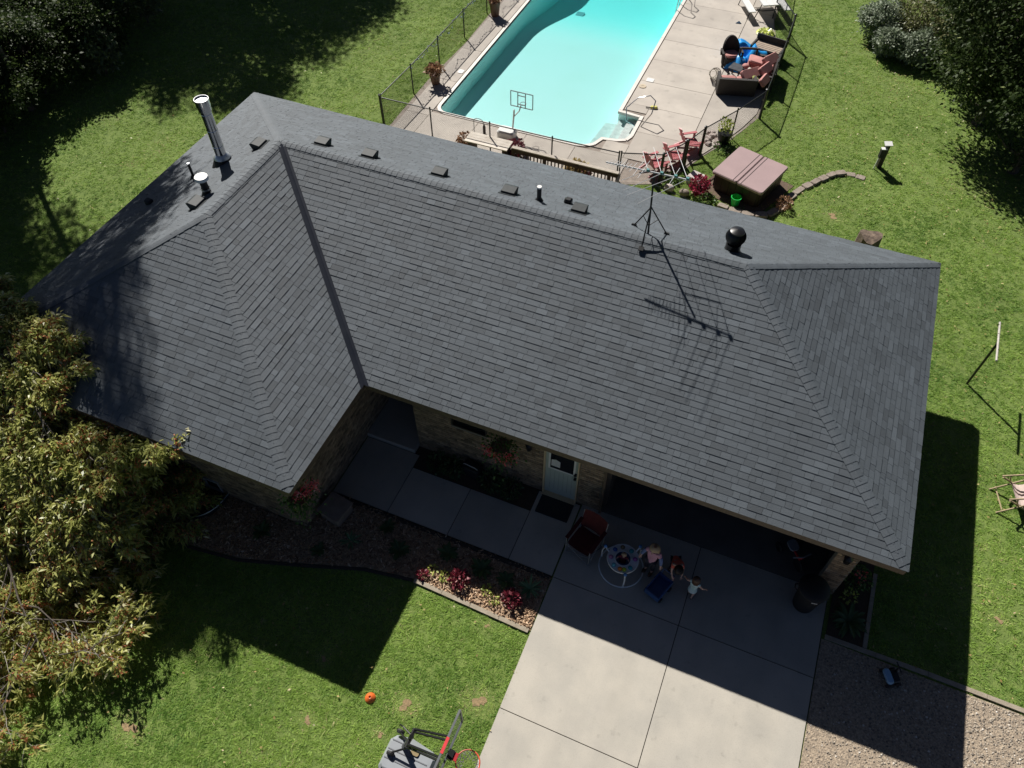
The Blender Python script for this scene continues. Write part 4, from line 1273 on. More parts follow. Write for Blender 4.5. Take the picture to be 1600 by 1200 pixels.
# ------------------------------------------------------------------ poolside furniture and yard things
M_PINK = mat('pink_cushion', (0.52, 0.25, 0.225), (0.44, 0.2, 0.185), rough=0.85, scale=5)
M_PINKD = mat('faded_red_plastic', (0.52, 0.17, 0.18), (0.42, 0.12, 0.13), rough=0.5, scale=5)
M_WICKER = mat('dark_wicker', (0.035, 0.028, 0.024), (0.018, 0.015, 0.013), rough=0.6, scale=60, bump=0.8, bscale=90)
M_BLUE = mat('blue_tarp', (0.02, 0.27, 0.72), (0.03, 0.38, 0.85), rough=0.35, scale=3)
M_WOODD = mat('weathered_brown_wood', (0.075, 0.052, 0.036), (0.05, 0.035, 0.025), rough=0.8, scale=14)
M_WOODL = mat('silvered_wood', (0.62, 0.56, 0.48), (0.5, 0.44, 0.37), rough=0.85, scale=9)
M_TAN = mat('tan_wood', (0.42, 0.33, 0.2), (0.32, 0.25, 0.15), rough=0.8, scale=12)
M_MAUVE = mat('mauve_vinyl', (0.38, 0.27, 0.27), (0.33, 0.235, 0.235), rough=0.55, scale=1.5, bump=0.1, bscale=12)
M_DBROWN = mat('dark_brown_panel', (0.04, 0.026, 0.02), (0.026, 0.018, 0.014), rough=0.5, scale=6)
M_STONE = mat('field_stone', (0.34, 0.29, 0.24), (0.22, 0.18, 0.15), rough=0.95, scale=8, bump=0.7, bscale=25)

# hot tub under its folded cover
tb = thing('hot_tub', 'dark square hot tub closed with a mauve two part cover', 'hot tub', (14.15, 13.33, 0), math.radians(-17.6))
MB().rbox((0, 0, 0.29), (1.58, 1.58, 0.58), 0.16, top=0.02).build('cabinet', M_DBROWN, tb, world=False)
for sx in (-1, 1):
    MB().rbox((sx * 0.4325, 0, 0.62), (0.853, 1.72, 0.09), 0.07, top=0.025).build('cover', M_MAUVE, tb, world=False)
st = MB()
for x in (-0.14, 0.02, 0.13):
    st.box((x, 0, 0.668), (0.018, 1.7, 0.006))
st.build('cover_strap', mat('strap_dark', (0.05, 0.032, 0.032)), tb, world=False)
for a in range(4):
    pn = MB()
    for i in range(6):
        t = -0.6 + i * 0.24
        pn.box((t, -0.795, 0.3), (0.215, 0.02, 0.5)) if a % 2 == 0 else pn.box((0.795, t, 0.3), (0.02, 0.215, 0.5))
    if a >= 2:
        pn.v = [(-x, -y, z) for x, y, z in pn.v]
    pn.build('side_panel', M_DBROWN, tb, world=False)
tag(MB().rbox((12.62, 12.9, 0.14), (0.46, 0.42, 0.28), 0.03, rz=-0.3, top=0.02).build('tub_step', mat('pale_step', (0.66, 0.58, 0.55), rough=0.7)), 'pale square step block against the corner of the hot tub', 'step')
struct(MB().prism([(12.72, 12.6), (14.75, 11.95), (15.55, 13.9), (13.55, 14.6)], -0.05, 0.02).build('tub_pad', mat('pad_mulch', (0.16, 0.11, 0.08), rough=1, scale=14, bump=0.6)))

# low curved stone wall
sw = thing('stone_edging', 'low curved row of flat stones from the hot tub out into the lawn', 'stone edging', (15.5, 13.4, 0))
path = [(13.55, 12.05), (13.9, 11.98), (14.3, 11.95), (14.7, 11.98), (15.05, 12.15), (15.3, 12.5), (15.45, 13.0), (15.62, 13.5), (15.85, 13.92), (16.05, 14.2), (16.25, 14.48), (16.45, 14.75), (16.68, 15.02), (16.98, 15.18), (17.3, 15.2), (17.6, 15.12)]
for i in range(len(path) - 1):
    (x0, y0), (x1, y1) = path[i], path[i + 1]
    ln = math.hypot(x1 - x0, y1 - y0)
    h = random.uniform(0.06, 0.10) if i < 13 else 0.035
    MB().rbox(((x0 + x1) / 2, (y0 + y1) / 2, h / 2), (ln * 0.96, random.uniform(0.19, 0.25), h), 0.05, rz=math.atan2(y1 - y0, x1 - x0) + random.uniform(-0.12, 0.12), top=0.02, tone=random.random()).build('stone', M_STONE, sw)
rk = thing('rock_heap', 'heap of small pale rocks beside the black potted plant', 'rock heap', (12.5, 15.5, 0))
for i in range(16):
    x, y = 12.55 + random.uniform(-0.28, 0.3), 15.45 + random.uniform(-0.55, 0.45)
    MB().rbox((x, y, 0.06), (random.uniform(.14, .26), random.uniform(.12, .2), random.uniform(.1, .17)), 0.05, rz=random.uniform(0, 3), top=0.04).build('rock', mat('pale_rock', (0.5, 0.43, 0.4), (0.33, 0.27, 0.24), rough=0.95, scale=10), rk)
for x, y, lab in ((11.95, 12.2, 'white rounded rock lying by the tub end of the railing'), (12.45, 12.15, 'grey rounded rock beside the white one near the red leaved plant')):
    tag(MB().ball((x, y, 0.1), (0.17, 0.13, 0.12), 8).build('rock', mat('white_rock', (0.66, 0.58, 0.52), rough=0.9, scale=7) if x < 12 else M_STONE, smooth=True), lab, 'rock')

# green bucket
bk = thing('bucket', 'bright green plastic bucket on the grass by the hot tub', 'bucket', (14.02, 12.3, 0))
m = MB()
m.lathe([(0.001, 0.0), (0.115, 0.0), (0.15, 0.28), (0.165, 0.28), (0.165, 0.30), (0.142, 0.30), (0.108, 0.015), (0.001, 0.015)], 20, close=False).build('pail', mat('green_plastic', (0.02, 0.55, 0.10), rough=0.35), bk, world=False, smooth=True)
MB().tube([(0.16 * math.cos(t), 0.03 + 0.1 * math.sin(t), 0.29 - 0.02 * math.sin(t)) for t in np.linspace(0, PI, 9)], 0.005, 5).build('handle', M_GALV, bk, world=False)

def plant(name, label, cat, loc, m, n, length, width, rise=0.6, group=None, droop=0.5, seed=0, each=False):
    """rosette of arching strap or oval leaves"""
    rs = np.random.RandomState(seed + 1)
    root = thing(name, label, cat, loc, 0, group)
    acc = MB()
    for i in range(n):
        a = i * 2.4 + rs.uniform(-0.3, 0.3)
        L = length * rs.uniform(0.7, 1.15)
        up = rise * rs.uniform(0.5, 1.3)
        V = []
        for k in range(5):
            t = k / 4
            r = L * t * (1 - 0.1 * t)
            z = 0.02 + L * (up * t - droop * t * t)
            w = width * (math.sin(PI * min(1, t * 0.92 + 0.08)) ** 0.8) * 0.5
            V += [(r * math.cos(a) - w * math.sin(a), r * math.sin(a) + w * math.cos(a), z + w * 0.4), (r * math.cos(a), r * math.sin(a), z), (r * math.cos(a) + w * math.sin(a), r * math.sin(a) - w * math.cos(a), z + w * 0.4)]
        V = [(x, y, max(z, 0.01 - loc[2])) for x, y, z in V]
        F = []
        for k in range(4):
            F += [(3 * k, 3 * k + 1, 3 * k + 4, 3 * k + 3), (3 * k + 1, 3 * k + 2, 3 * k + 5, 3 * k + 4)]
        tn = min(1, max(0, rs.normal(0.5, 0.22)))
        if each:
            MB().add(V, F, tn).build('leaf', m, root, world=False)
        else:
            acc.add(V, F, tn)
    if not each:
        acc.build('foliage', m, root, world=False)
    return root
def bushy(name, label, cat, loc, m, r, h, n=260, leaf=0.05, group=None, seed=1, z0=0.0, stems=True):
    root = thing(name, label, cat, loc, 0, group)
    rs = np.random.RandomState(seed)
    P = rs.normal(0, 1, (n, 3)); P /= np.linalg.norm(P, axis=1, keepdims=True)
    P *= rs.uniform(0.4, 1, (n, 1)) ** 0.5
    P = P * np.array([r, r, h / 2]) + np.array([0, 0, z0 + h / 2])
    d = (P - np.array([0, 0, z0 + h * 0.3])) + rs.normal(0, r * 0.5, (n, 3))
    L = leaf * rs.uniform(0.7, 1.4, n)
    V, F, T = leaves(P, d, L, L * 0.3, 0.2, rs.uniform(0, 1, n))
    npmesh('foliage', V, F, T, m, root, off=(0, 0, 0))
    if stems:
        s = MB()
        for i in range(7):
            q = P[i]
            s.tube([(q[0] * 0.1, q[1] * 0.1, min(0, z0)), tuple(q)], 0.006, 4)
        s.build('stem', M_BARK, root, world=False)
    return root
M_BURG = leafmat('burgundy_leaf', (0.10, 0.012, 0.022), (0.26, 0.035, 0.06), transl=0.25, c2=(0.62, 0.36, 0.36))
M_RED = leafmat('red_leaf', (0.12, 0.015, 0.03), (0.42, 0.03, 0.08), transl=0.3, c2=(0.6, 0.12, 0.16))
M_HOSTA = leafmat('hosta_leaf', (0.035, 0.075, 0.025), (0.10, 0.16, 0.06), transl=0.2)
M_SPIKE = leafmat('spiky_leaf', (0.08, 0.15, 0.07), (0.2, 0.32, 0.16), transl=0.2)
M_LIME = leafmat('lime_leaf', (0.25, 0.33, 0.05), (0.55, 0.6, 0.16), transl=0.3, c2=(0.75, 0.72, 0.3))
M_DRY = leafmat('dried_flower', (0.2, 0.11, 0.06), (0.5, 0.3, 0.18), transl=0.2, c2=(0.66, 0.42, 0.36))
M_STRAW = leafmat('straw_grass', (0.38, 0.30, 0.12), (0.66, 0.55, 0.3), transl=0.3)
M_GREENL = leafmat('garden_leaf', (0.04, 0.09, 0.02), (0.14, 0.24, 0.06), transl=0.3, c2=(0.4, 0.5, 0.2))

bushy('red_leaved_plant', 'dark red leaved plant growing beside the pale hot tub step', 'plant', (12.85, 12.42, 0), M_RED, 0.3, 0.62, 420, 0.09, seed=3)
bushy('flowering_plant', 'brownish pink flowering plant at the foot of the hot tub, beside the curved stones', 'plant', (15.42, 12.72, 0), M_DRY, 0.24, 0.36, 300, 0.07, seed=4)
for x, y, r, sd, lab in ((11.9, 12.75, 0.3, 5, 'low green weedy clump under the rooftop aerial, by the fence post'), (13.2, 12.1, 0.28, 6, 'low green clump in front of the red leaved plant'), (13.1, 15.0, 0.4, 7, 'green ground plant between the rock heap and the hot tub')):
    bushy('ground_plant', lab, 'plant', (x, y, 0), M_GREENL, r, 0.2, 200, 0.08, seed=sd)

def pot(name, label, loc, r, h, m, pm, fm, fr, fh, n, leaf, seed):
    root = thing(name, label, 'planter', loc)
    MB().lathe([(0.001, 0), (r * 0.72, 0), (r * 0.95, h * 0.8), (r, h * 0.8), (r * 1.04, h), (r * 0.9, h), (r * 0.85, h * 0.9), (0.001, h * 0.9)], 18, close=False).build('pot', m, root, world=False, smooth=True)
    rs = np.random.RandomState(seed)
    P = rs.normal(0, 1, (n, 3)); P /= np.linalg.norm(P, axis=1, keepdims=True); P *= rs.uniform(0.3, 1, (n, 1))
    P = P * np.array([fr, fr, fh / 2]) + np.array([0, 0, h * 0.9 + fh / 2])
    d = P - np.array([0, 0, h * 0.8]) + rs.normal(0, fr * 0.3, (n, 3))
    L = leaf * rs.uniform(0.7, 1.4, n)
    V, F, T = leaves(P, d, L, L * 0.28, 0.25, rs.uniform(0, 1, n))
    npmesh('foliage', V, F, T, fm, root, off=(0, 0, 0))
    return root
M_TERRA = mat('brown_pot', (0.20, 0.11, 0.07), (0.15, 0.08, 0.05), rough=0.7)
pot('flower_pot', 'brown pot with a wide dried flower head beside the pool, lower of two', (2.42, 14.95, 0.035), 0.2, 0.36, M_TERRA, None, M_DRY, 0.32, 0.36, 320, 0.13, 11)
pot('flower_pot', 'tall brown pot with reddish flowers farther along the pool, by a fence post', (2.42, 20.4, 0.035), 0.22, 0.55, M_TERRA, None, M_DRY, 0.27, 0.3, 260, 0.11, 12)
pot('flower_pot', 'black glazed pot with a lanky yellow plant outside the pink chairs', (12.95, 15.35, 0.0), 0.24, 0.4, M_BLACK, None, M_LIME, 0.26, 0.55, 190, 0.1, 13)

# wooden railing with balusters behind the house and the planters on it
rl = thing('deck_railing', 'dark brown wooden railing with a sunlit white top rail above the roof edge', 'railing', (6.9, 11.73, 0))
zt = 0.52
def rail_pt(t): return (6.85 + 3.5 * t, 11.73 - 0.03 * t)
a, b = rail_pt(0), rail_pt(1)
MB().box(((a[0] + b[0]) / 2, a[1], zt + 0.02), (b[0] - a[0] + 0.1, 0.13, 0.03)).build('top_rail', M_WOODL, rl)
MB().box(((a[0] + b[0]) / 2, a[1] - 0.045, zt - 0.07), (b[0] - a[0] + 0.1, 0.03, 0.13)).build('rail_board', M_WOODD, rl)
MB().box(((a[0] + b[0]) / 2, a[1] - 0.03, -0.42), (b[0] - a[0], 0.035, 0.09)).build('bottom_rail', M_WOODD, rl)
for i in range(30):
    x, y = rail_pt(i / 29)
    if i % 9 == 0:
        MB().box((x, y - 0.02, 0.0), (0.1, 0.09, 1.0)).build('post', M_WOODD, rl)
    else:
        MB().box((x, y - 0.025, 0.03), (0.036, 0.03, 0.86)).build('baluster', M_WOODD, rl)
MB().box((10.42, 11.5, 0.33), (0.09, 0.52, 0.04), tilt=('X', 0.5)).build('stair_rail', M_WOODL, rl)
tt = thing('plank_table', 'long table of white sunlit planks beside the dark railing', 'table', (5.9, 11.73, 0))
for i in range(4):
    MB().box((5.98, 11.5 + i * 0.14, 0.55), (1.5, 0.132, 0.035), tone=random.random()).build('plank', mat('bleached_planks', (0.74, 0.68, 0.60), (0.6, 0.54, 0.46), rough=0.85, scale=3), tt)
for sx in (5.4, 6.6):
    MB().box((sx, 11.71, 0.27), (0.09, 0.5, 0.52)).build('leg', M_WOODD, tt)
bushy('pot_plant', 'reddish brown plant at the left end of the white plank table', 'plant', (5.0, 12.0, 0.25), M_DRY, 0.26, 0.34, 240, 0.1, seed=21, z0=-0.2)
bushy('pot_plant', 'burgundy leaved plant between the plank table and the railing', 'plant', (6.75, 12.12, 0.3), M_BURG, 0.3, 0.42, 320, 0.11, seed=22, z0=-0.25)
bushy('pot_plant', 'straw coloured grassy plant growing behind the middle of the railing', 'plant', (8.95, 11.95, 0.3), M_STRAW, 0.32, 0.3, 300, 0.14, seed=23, z0=-0.25)
bushy('pot_plant', 'dark red trailing plant beside the straw coloured one on the railing', 'plant', (9.3, 11.9, 0.3), M_BURG, 0.15, 0.22, 120, 0.08, seed=24, z0=-0.2)

# pool basketball stand
ps = thing('pool_basketball_stand', 'white pool basketball stand with an open frame backboard by the near pool edge', 'basketball stand', (6.2, 13.0, 0.035))
MB().rbox((-0.08, -0.1, 0.14), (0.62, 0.42, 0.26), 0.1, top=0.06).build('base', M_WHITE, ps, world=False)
M_GREYF = mat('grey_frame_tube', (0.30, 0.33, 0.34), rough=0.4, scale=8)
MB().tube([(0.08, 0.0, 0.2), (0.1, 0.05, 0.6), (0.12, 0.06, 0.95)], 0.028, 8).build('pole', M_WHITE, ps, world=False)
MB().tube([(0.11, 0.05, 0.7), (0.25, 0.2, 0.86), (0.27, 0.28, 1.02)], 0.02, 6).build('arm', M_WHITE, ps, world=False)
bb = MB()
x0, x1, z0, z1, yb = -0.1, 0.68, 0.93, 1.46, 0.3
for p, q in (((x0, z0), (x1, z0)), ((x1, z0), (x1, z1)), ((x1, z1), (x0, z1)), ((x0, z1), (x0, z0)), ((x0 + .25, z0), (x0 + .25, z1)), ((x0 + .52, z0), (x0 + .52, z1)), ((x0 + .25, z1 - .12), (x0 + .52, z1 - .12)), ((x0 + .25, z0 + 0.1), (x0 + .52, z0 + 0.1))):
    bb.tube([(p[0], yb, p[1]), (q[0], yb, q[1])], 0.016, 6)
bb.build('backboard_frame', M_GREYF, ps, world=False)
MB().tube([(0.29 + 0.1 * math.cos(t), yb + 0.12 + 0.1 * math.sin(t), 1.0) for t in np.linspace(0, 2 * PI, 17)], 0.01, 5).build('rim', M_GREYF, ps, world=False)
hg = thing('hose_guide', 'thin wire hoop standing on the deck near the plank table', 'garden hoop', (5.15, 12.75, 0.035))
MB().tube([(-0.18, 0, 0), (-0.18, 0, 0.4)] + [(-0.18 * math.cos(t), 0, 0.4 + 0.12 * math.sin(t)) for t in np.linspace(0, PI, 9)] + [(0.18, 0, 0.1)], 0.012, 6).build('hoop', M_GREYF, hg, world=False)
MB().lathe([(0.05, 0), (0.05, 0.26), (0.03, 0.3), (0.03, 0.36)], 10, c=(0.2, 0, 0)).build('canister', M_DBROWN, hg, world=False)

# hand rails, ladder, skimmer lids, toys
def rail(label, pts, cat='handrail'):
    return tag(MB().tube(pts, 0.019, 8).build('pool_handrail', M_STEEL, smooth=True), label, cat)
rail('looping steel handrail over the white pool steps', [(10.15, 15.15, 0.035), (10.42, 15.3, 0.5), (10.4, 15.75, 0.72), (10.15, 16.0, 0.72), (9.75, 15.9, 0.6), (9.45, 15.65, 0.3), (9.6, 15.2, 0.1), (9.95, 15.1, 0.05)])
lad = thing('pool_ladder', 'steel pool ladder hooked over the far right pool edge', 'ladder', (9.3, 23.9, 0.035))
for dy in (-0.28, 0.28):
    MB().tube([(0.42, dy, 0.0), (0.4, dy, 0.35), (0.15, dy, 0.6), (-0.15, dy, 0.5), (-0.2, dy, 0.0), (-0.2, dy, -1.1)], 0.019, 8).build('side_rail', M_STEEL, lad, world=False, smooth=True)
for z in (-0.3, -0.6, -0.9):
    MB().box((-0.2, 0, z), (0.08, 0.56, 0.02)).build('tread', M_STEEL, lad, world=False)
tag(MB().rbox((9.62, 18.1, 0.043), (0.27, 0.25, 0.014), 0.03).build('skimmer_lid', M_WHITE), 'square white skimmer lid let into the pool deck', 'lid')
tag(MB().lathe([(0.001, 0.014), (0.045, 0.014), (0.05, 0.022), (0.13, 0.018), (0.14, 0.0)], 18, c=(9.48, 17.6, 0.036), close=False).build('skimmer_lid', mat('beige_ring', (0.62, 0.52, 0.38), rough=0.6)), 'round beige skimmer ring with a dark centre near the white lid', 'lid')
tag(MB().rbox((2.95, 16.0, 0.045), (0.2, 0.24, 0.018), 0.04).build('skimmer_lid', M_WHITE), 'small white lid on the deck strip left of the pool', 'lid')
tg = thing('water_toy', 'yellow and black toy snorkel set lying by the pool handrail', 'toy', (10.2, 16.4, 0.036))
MB().rbox((0.05, 0, 0.04), (0.26, 0.12, 0.07), 0.05, rz=0.3, top=0.03).build('body', mat('yellow_plastic', (0.72, 0.68, 0.2), rough=0.4), tg, world=False)
MB().tube([(-0.22, -0.08, 0.03), (0.02, -0.06, 0.05), (0.1, 0.1, 0.04)], 0.018, 6).build('tube', M_BLACKM, tg, world=False)
for x, y, z, lab in ((11.7, 23.5, 0.036, 'small blue and white toy dart lying under the picnic bench'), (12.1, 24.95, 0.64, 'small blue toy dart resting on the white picnic table')):
    t = thing('pool_toy', lab, 'toy', (x, y, z))
    MB().add([(-0.12, -0.08, 0.01), (0.12, -0.02, 0.01), (0.0, 0.12, 0.01), (0, 0, 0.09)], [(0, 1, 3), (1, 2, 3), (2, 0, 3), (0, 2, 1)]).build('body', mat('blue_toy', (0.1, 0.25, 0.5), (0.35, 0.5, 0.65), rough=0.4, scale=20), t, world=False)

# white picnic table with two benches
pt = thing('picnic_table', 'white folding picnic table with two benches on metal legs at the deck corner', 'picnic table', (12.35, 24.85, 0.036), 0.5)
for i in range(3):
    MB().rbox((-0.24 + 0.24 * i, 0, 0.62), (0.235, 1.7, 0.04), 0.03).build('table_board', M_WHITE, pt, world=False)
for sx in (-1, 1):
    MB().rbox((sx * 0.72, 0, 0.38), (0.27, 1.65, 0.04), 0.03).build('bench', M_WHITE, pt, world=False)
for sy in (-0.6, 0.6):
    MB().tube([(-0.8, sy, 0.0), (-0.72, sy, 0.36), (-0.2, sy, 0.3), (0.2, sy, 0.3), (0.72, sy, 0.36), (0.8, sy, 0.0)], 0.018, 6).build('leg_frame', M_BLACKM, pt, world=False)
    for sx in (-1, 1):
        MB().tube([(sx * 0.3, sy, 0.6), (sx * 0.5, sy, 0.0)], 0.018, 6).build('leg', M_BLACKM, pt, world=False)
lf = thing('pool_float', 'yellow green inflatable leaf float lying on the deck below the picnic table', 'float', (12.85, 23.05, 0.036))
MB().lathe([(0.001, 0.03), (0.2, 0.035), (0.33, 0.0), (0.36, 0.04), (0.3, 0.08), (0.2, 0.06), (0.001, 0.06)], 20, close=False).build('disc', mat('lime_vinyl', (0.62, 0.70, 0.12), rough=0.35), lf, world=False, smooth=True)
for k in range(9):
    a = k * 0.7
    MB().tube([(0.1 * math.cos(a), 0.1 * math.sin(a), 0.07), (0.22 * math.cos(a), 0.22 * math.sin(a), 0.13), (0.3 * math.cos(a), 0.3 * math.sin(a), 0.09)], [0.035, 0.05, 0.02], 6).build('petal', mat('lime_vinyl_pale', (0.75, 0.8, 0.3), rough=0.35), lf, world=False, smooth=True)

# wicker armchair, round back
def wicker_round(label, loc, rz):
    r = thing('wicker_chair', label, 'chair', loc, rz)
    m = MB()
    m.lathe([(0.3, 0), (0.33, 0.3), (0.30, 0.34), (0.001, 0.34)], 18).build('base', M_WICKER, r, world=False)
    bk = MB()
    V = []
    for i in range(13):
        a = math.radians(20 + 140 * i / 12)
        top = 0.5 + 0.42 * math.sin(PI * i / 12) ** 0.7
        for rr, z in ((0.33, 0.28), (0.36, top), (0.30, top), (0.27, 0.28)):
            V.append((rr * math.cos(a), rr * math.sin(a), z))
    F = []
    for i in range(12):
        for q in range(4):
            F.append((4 * i + q, 4 * i + (q + 1) % 4, 4 * i + 4 + (q + 1) % 4, 4 * i + 4 + q))
    F += [(0, 3, 2, 1), (48, 49, 50, 51)]
    bk.add(V, F).build('back', M_WICKER, r, world=False)
    for s in (-1, 1):
        MB().tube([(s * 0.32, 0.12, 0.3), (s * 0.36, 0.1, 0.52), (s * 0.36, -0.2, 0.5), (s * 0.33, -0.24, 0.0)], 0.045, 7).build('arm', M_WICKER, r, world=False)
    MB().rbox((0, -0.03, 0.385), (0.5, 0.48, 0.09), 0.16, top=0.03).build('cushion', M_PINK, r, world=False, smooth=True)
    return r
Z = 0.036
wicker_round('round backed dark wicker chair with a pink cushion beside the blue tarp', (12.02, 20.35, Z), 0.5)
def wicker_sofa(label, loc, rz, w, cushions=True, back=0.62):
    r = thing('wicker_sofa', label, 'sofa', loc, rz)
    MB().rbox((0, 0, 0.17), (w, 0.66, 0.3), 0.04).build('base', M_WICKER, r, world=False)
    MB().rbox((0, 0.32, 0.36), (w, 0.1, back), 0.04, tilt=('X', -0.12)).build('back', M_WICKER, r, world=False)
    for s in (-1, 1):
        MB().rbox((s * (w / 2 - 0.05), -0.02, 0.3), (0.1, 0.66, 0.48), 0.04).build('arm', M_WICKER, r, world=False)
        for yy_ in (-0.28, 0.28):
            MB().box((s * (w / 2 - 0.08), yy_, 0.02), (0.05, 0.05, 0.05)).build('foot', M_BLACKM, r, world=False)
    if cushions:
        k = max(1, round(w / 0.65))
        for i in range(k):
            cw = (w - 0.24) / k
            MB().rbox((-w / 2 + 0.12 + cw * (i + 0.5), -0.04, 0.37), (cw * 0.96, 0.56, 0.11), 0.08, top=0.03).build('seat_cushion', M_PINK, r, world=False, smooth=True)
    return r
wicker_sofa('dark wicker sofa turned with its back toward the house, nearest the fence corner', (12.62, 18.55, Z), PI + 0.28, 1.35)
wicker_sofa('dark wicker love seat along the fence, covered in loose pink cushions', (13.42, 19.7, Z), -PI / 2 + 0.05, 1.5)
sl = thing('slatted_bench', 'dark framed bench with pale wood slats behind the pink cushions', 'bench', (13.2, 21.35, Z), -0.2)
for i in range(5):
    MB().box((0, -0.24 + 0.12 * i, 0.38), (1.1, 0.095, 0.03), tone=random.random()).build('slat', mat('bench_slat', (0.42, 0.33, 0.25), (0.3, 0.24, 0.19), rough=0.8, scale=8), sl, world=False)
fr = MB()
for s in (-1, 1):
    fr.box((s * 0.56, 0, 0.22), (0.06, 0.62, 0.44))
fr.box((0, 0.33, 0.5), (1.2, 0.05, 0.24)); fr.box((0, -0.3, 0.33), (1.06, 0.04, 0.08))
fr.build('frame', M_WICKER, sl, world=False)
ps_ = thing('wicker_stand', 'tall black wicker stand between the blue tarp and the pink cushions', 'stand', (12.62, 20.35, Z), 0.3)
for s in (-1, 1):
    MB().box((s * 0.3, 0, 0.36), (0.07, 0.07, 0.72)).build('post', M_WICKER, ps_, world=False)
MB().box((0, 0, 0.7), (0.53, 0.06, 0.07)).build('rail', M_WICKER, ps_, world=False)
# cushions heaped on top, each lying on the love seat
G_C = 'loose pink cushions heaped on the wicker furniture'
for i, (x, y, z, sx, sy, rz, tx, lab) in enumerate(((13.0, 19.85, 0.62, 0.52, 0.5, 0.1, 0.15, 'thick pink seat cushion topmost of the pair beside the black frame'), (13.0, 19.85, 0.5, 0.54, 0.5, 0.05, 0.1, 'pink seat cushion lying under the topmost one beside the black frame'), (13.5, 19.9, 0.72, 0.36, 0.75, -0.5, 0.7, 'long pink cushion tilted against the fence at the back of the heap'), (13.45, 19.3, 0.66, 0.34, 0.7, -0.35, 0.75, 'long pink cushion tilted against the fence in the middle of the heap'), (13.02, 18.9, 0.62, 0.34, 0.8, -0.75, 0.65, 'long pink cushion propped upright over the sofa toward the house'), (13.55, 18.75, 0.56, 0.3, 0.6, -0.2, 0.8, 'narrow pink cushion standing nearest the fence corner'))):
    c = thing('cushion', lab, 'cushion', (x, y, z), rz, G_C)
    MB().rbox((0, 0, 0), (sx, sy, 0.11), 0.07, top=0.035, tilt=('Y', tx)).build('pad', M_PINK, c, world=False, smooth=True)
    MB().rbox((0, 0, -0.004), (sx * 1.01, sy * 1.01, 0.014), 0.07, tilt=('Y', tx)).build('piping', mat('pink_piping', (0.4, 0.16, 0.15), rough=0.8), c, world=False)
tag(MB().ball((12.72, 19.5, 0.52), (0.13, 0.13, 0.08), 8).build('cushion', M_PINK, smooth=True), 'small round pink headrest cushion beside the black side table', 'cushion')
c = thing('chair_pad', 'cream patterned chair pad with a lime patch at the fence end of the heap', 'cushion', (13.3, 18.95, 0.48), -0.5)
MB().rbox((0, 0, 0), (0.3, 0.62, 0.08), 0.1, top=0.03, tilt=('Y', 0.5)).build('pad', mat('cream_fabric', (0.68, 0.55, 0.4), rough=0.9), c, world=False, smooth=True)
MB().rbox((-0.02, -0.18, 0.05), (0.22, 0.2, 0.05), 0.08, top=0.02, tilt=('Y', 0.5)).build('patch', mat('lime_fabric', (0.66, 0.74, 0.25), rough=0.9), c, world=False)
# blue tarp heap
def drape(label, loc, sx, sy, h, seed):
    rs = np.random.RandomState(seed)
    n = 12
    ph = rs.uniform(0, 6, 6)
    V, F = [], []
    for i in range(n):
        for j in range(n):
            u, v = i / (n - 1) * 2 - 1, j / (n - 1) * 2 - 1
            e = max(0, 1 - max(abs(u), abs(v)) ** 4)
            z = h * e * (0.75 + 0.18 * math.sin(3.2 * u + ph[0] + 2 * v) + 0.14 * math.sin(5.5 * v + ph[1]) * math.cos(3 * u + ph[2])) + 0.01
            V.append((u * sx + 0.05 * math.sin(4 * v + ph[3]), v * sy + 0.05 * math.sin(4 * u + ph[4]), z))
    for i in range(n - 1):
        for j in range(n - 1):
            F.append((i * n + j, (i + 1) * n + j, (i + 1) * n + j + 1, i * n + j + 1))
    t = thing('tarp', label, 'tarp', loc, rs.uniform(-0.3, 0.3))
    MB().add(V, F).build('sheet', M_BLUE, t, world=False, smooth=True)
    return t
drape('bright blue tarp bundled at the back between the round chair and the slatted bench', (12.35, 21.15, Z), 0.5, 0.45, 0.55, 1)
drape('blue tarp heap lying lower, beside the round wicker chair', (12.35, 20.35, Z), 0.32, 0.5, 0.42, 2)
drape('blue tarp fold lying over the middle of the furniture behind the black frame', (12.95, 20.85, Z), 0.42, 0.42, 0.6, 3)
# side table, bag
sd = thing('side_table', 'small square black side table with a glossy top among the cushions', 'side table', (12.42, 19.45, Z), -0.25)
MB().rbox((0, 0, 0.4), (0.46, 0.46, 0.03), 0.02).build('table_top', mat('smoked_glass', (0.07, 0.075, 0.08), (0.12, 0.125, 0.13), rough=0.2, scale=6), sd, world=False)
for sx in (-1, 1):
    for sy in (-1, 1):
        MB().box((sx * 0.19, sy * 0.19, 0.19), (0.04, 0.04, 0.385)).build('leg', M_WICKER, sd, world=False)
bg = thing('mesh_basket', 'pale grey mesh basket tipped over beside the wicker sofa', 'basket', (11.72, 19.05, Z), 0.4)
mm = Matrix.Rotation(1.1, 3, 'X')
for k in range(14):
    a = 2 * PI * k / 14
    MB().tube([mm @ Vector((0.13 * math.cos(a), 0.13 * math.sin(a), -0.2)) + Vector((0, 0, 0.22)), mm @ Vector((0.2 * math.cos(a), 0.2 * math.sin(a), 0.2)) + Vector((0, 0, 0.22))], 0.012, 5).build('rib', mat('pale_mesh', (0.5, 0.47, 0.4), rough=0.8), bg, world=False)
for rr, zz in ((0.2, 0.2), (0.165, 0.0), (0.135, -0.18)):
    MB().tube([mm @ Vector((rr * math.cos(t), rr * math.sin(t), zz)) + Vector((0, 0, 0.22)) for t in np.linspace(0, 2 * PI, 17)], 0.014, 5).build('hoop', MATS['pale_mesh'], bg, world=False)

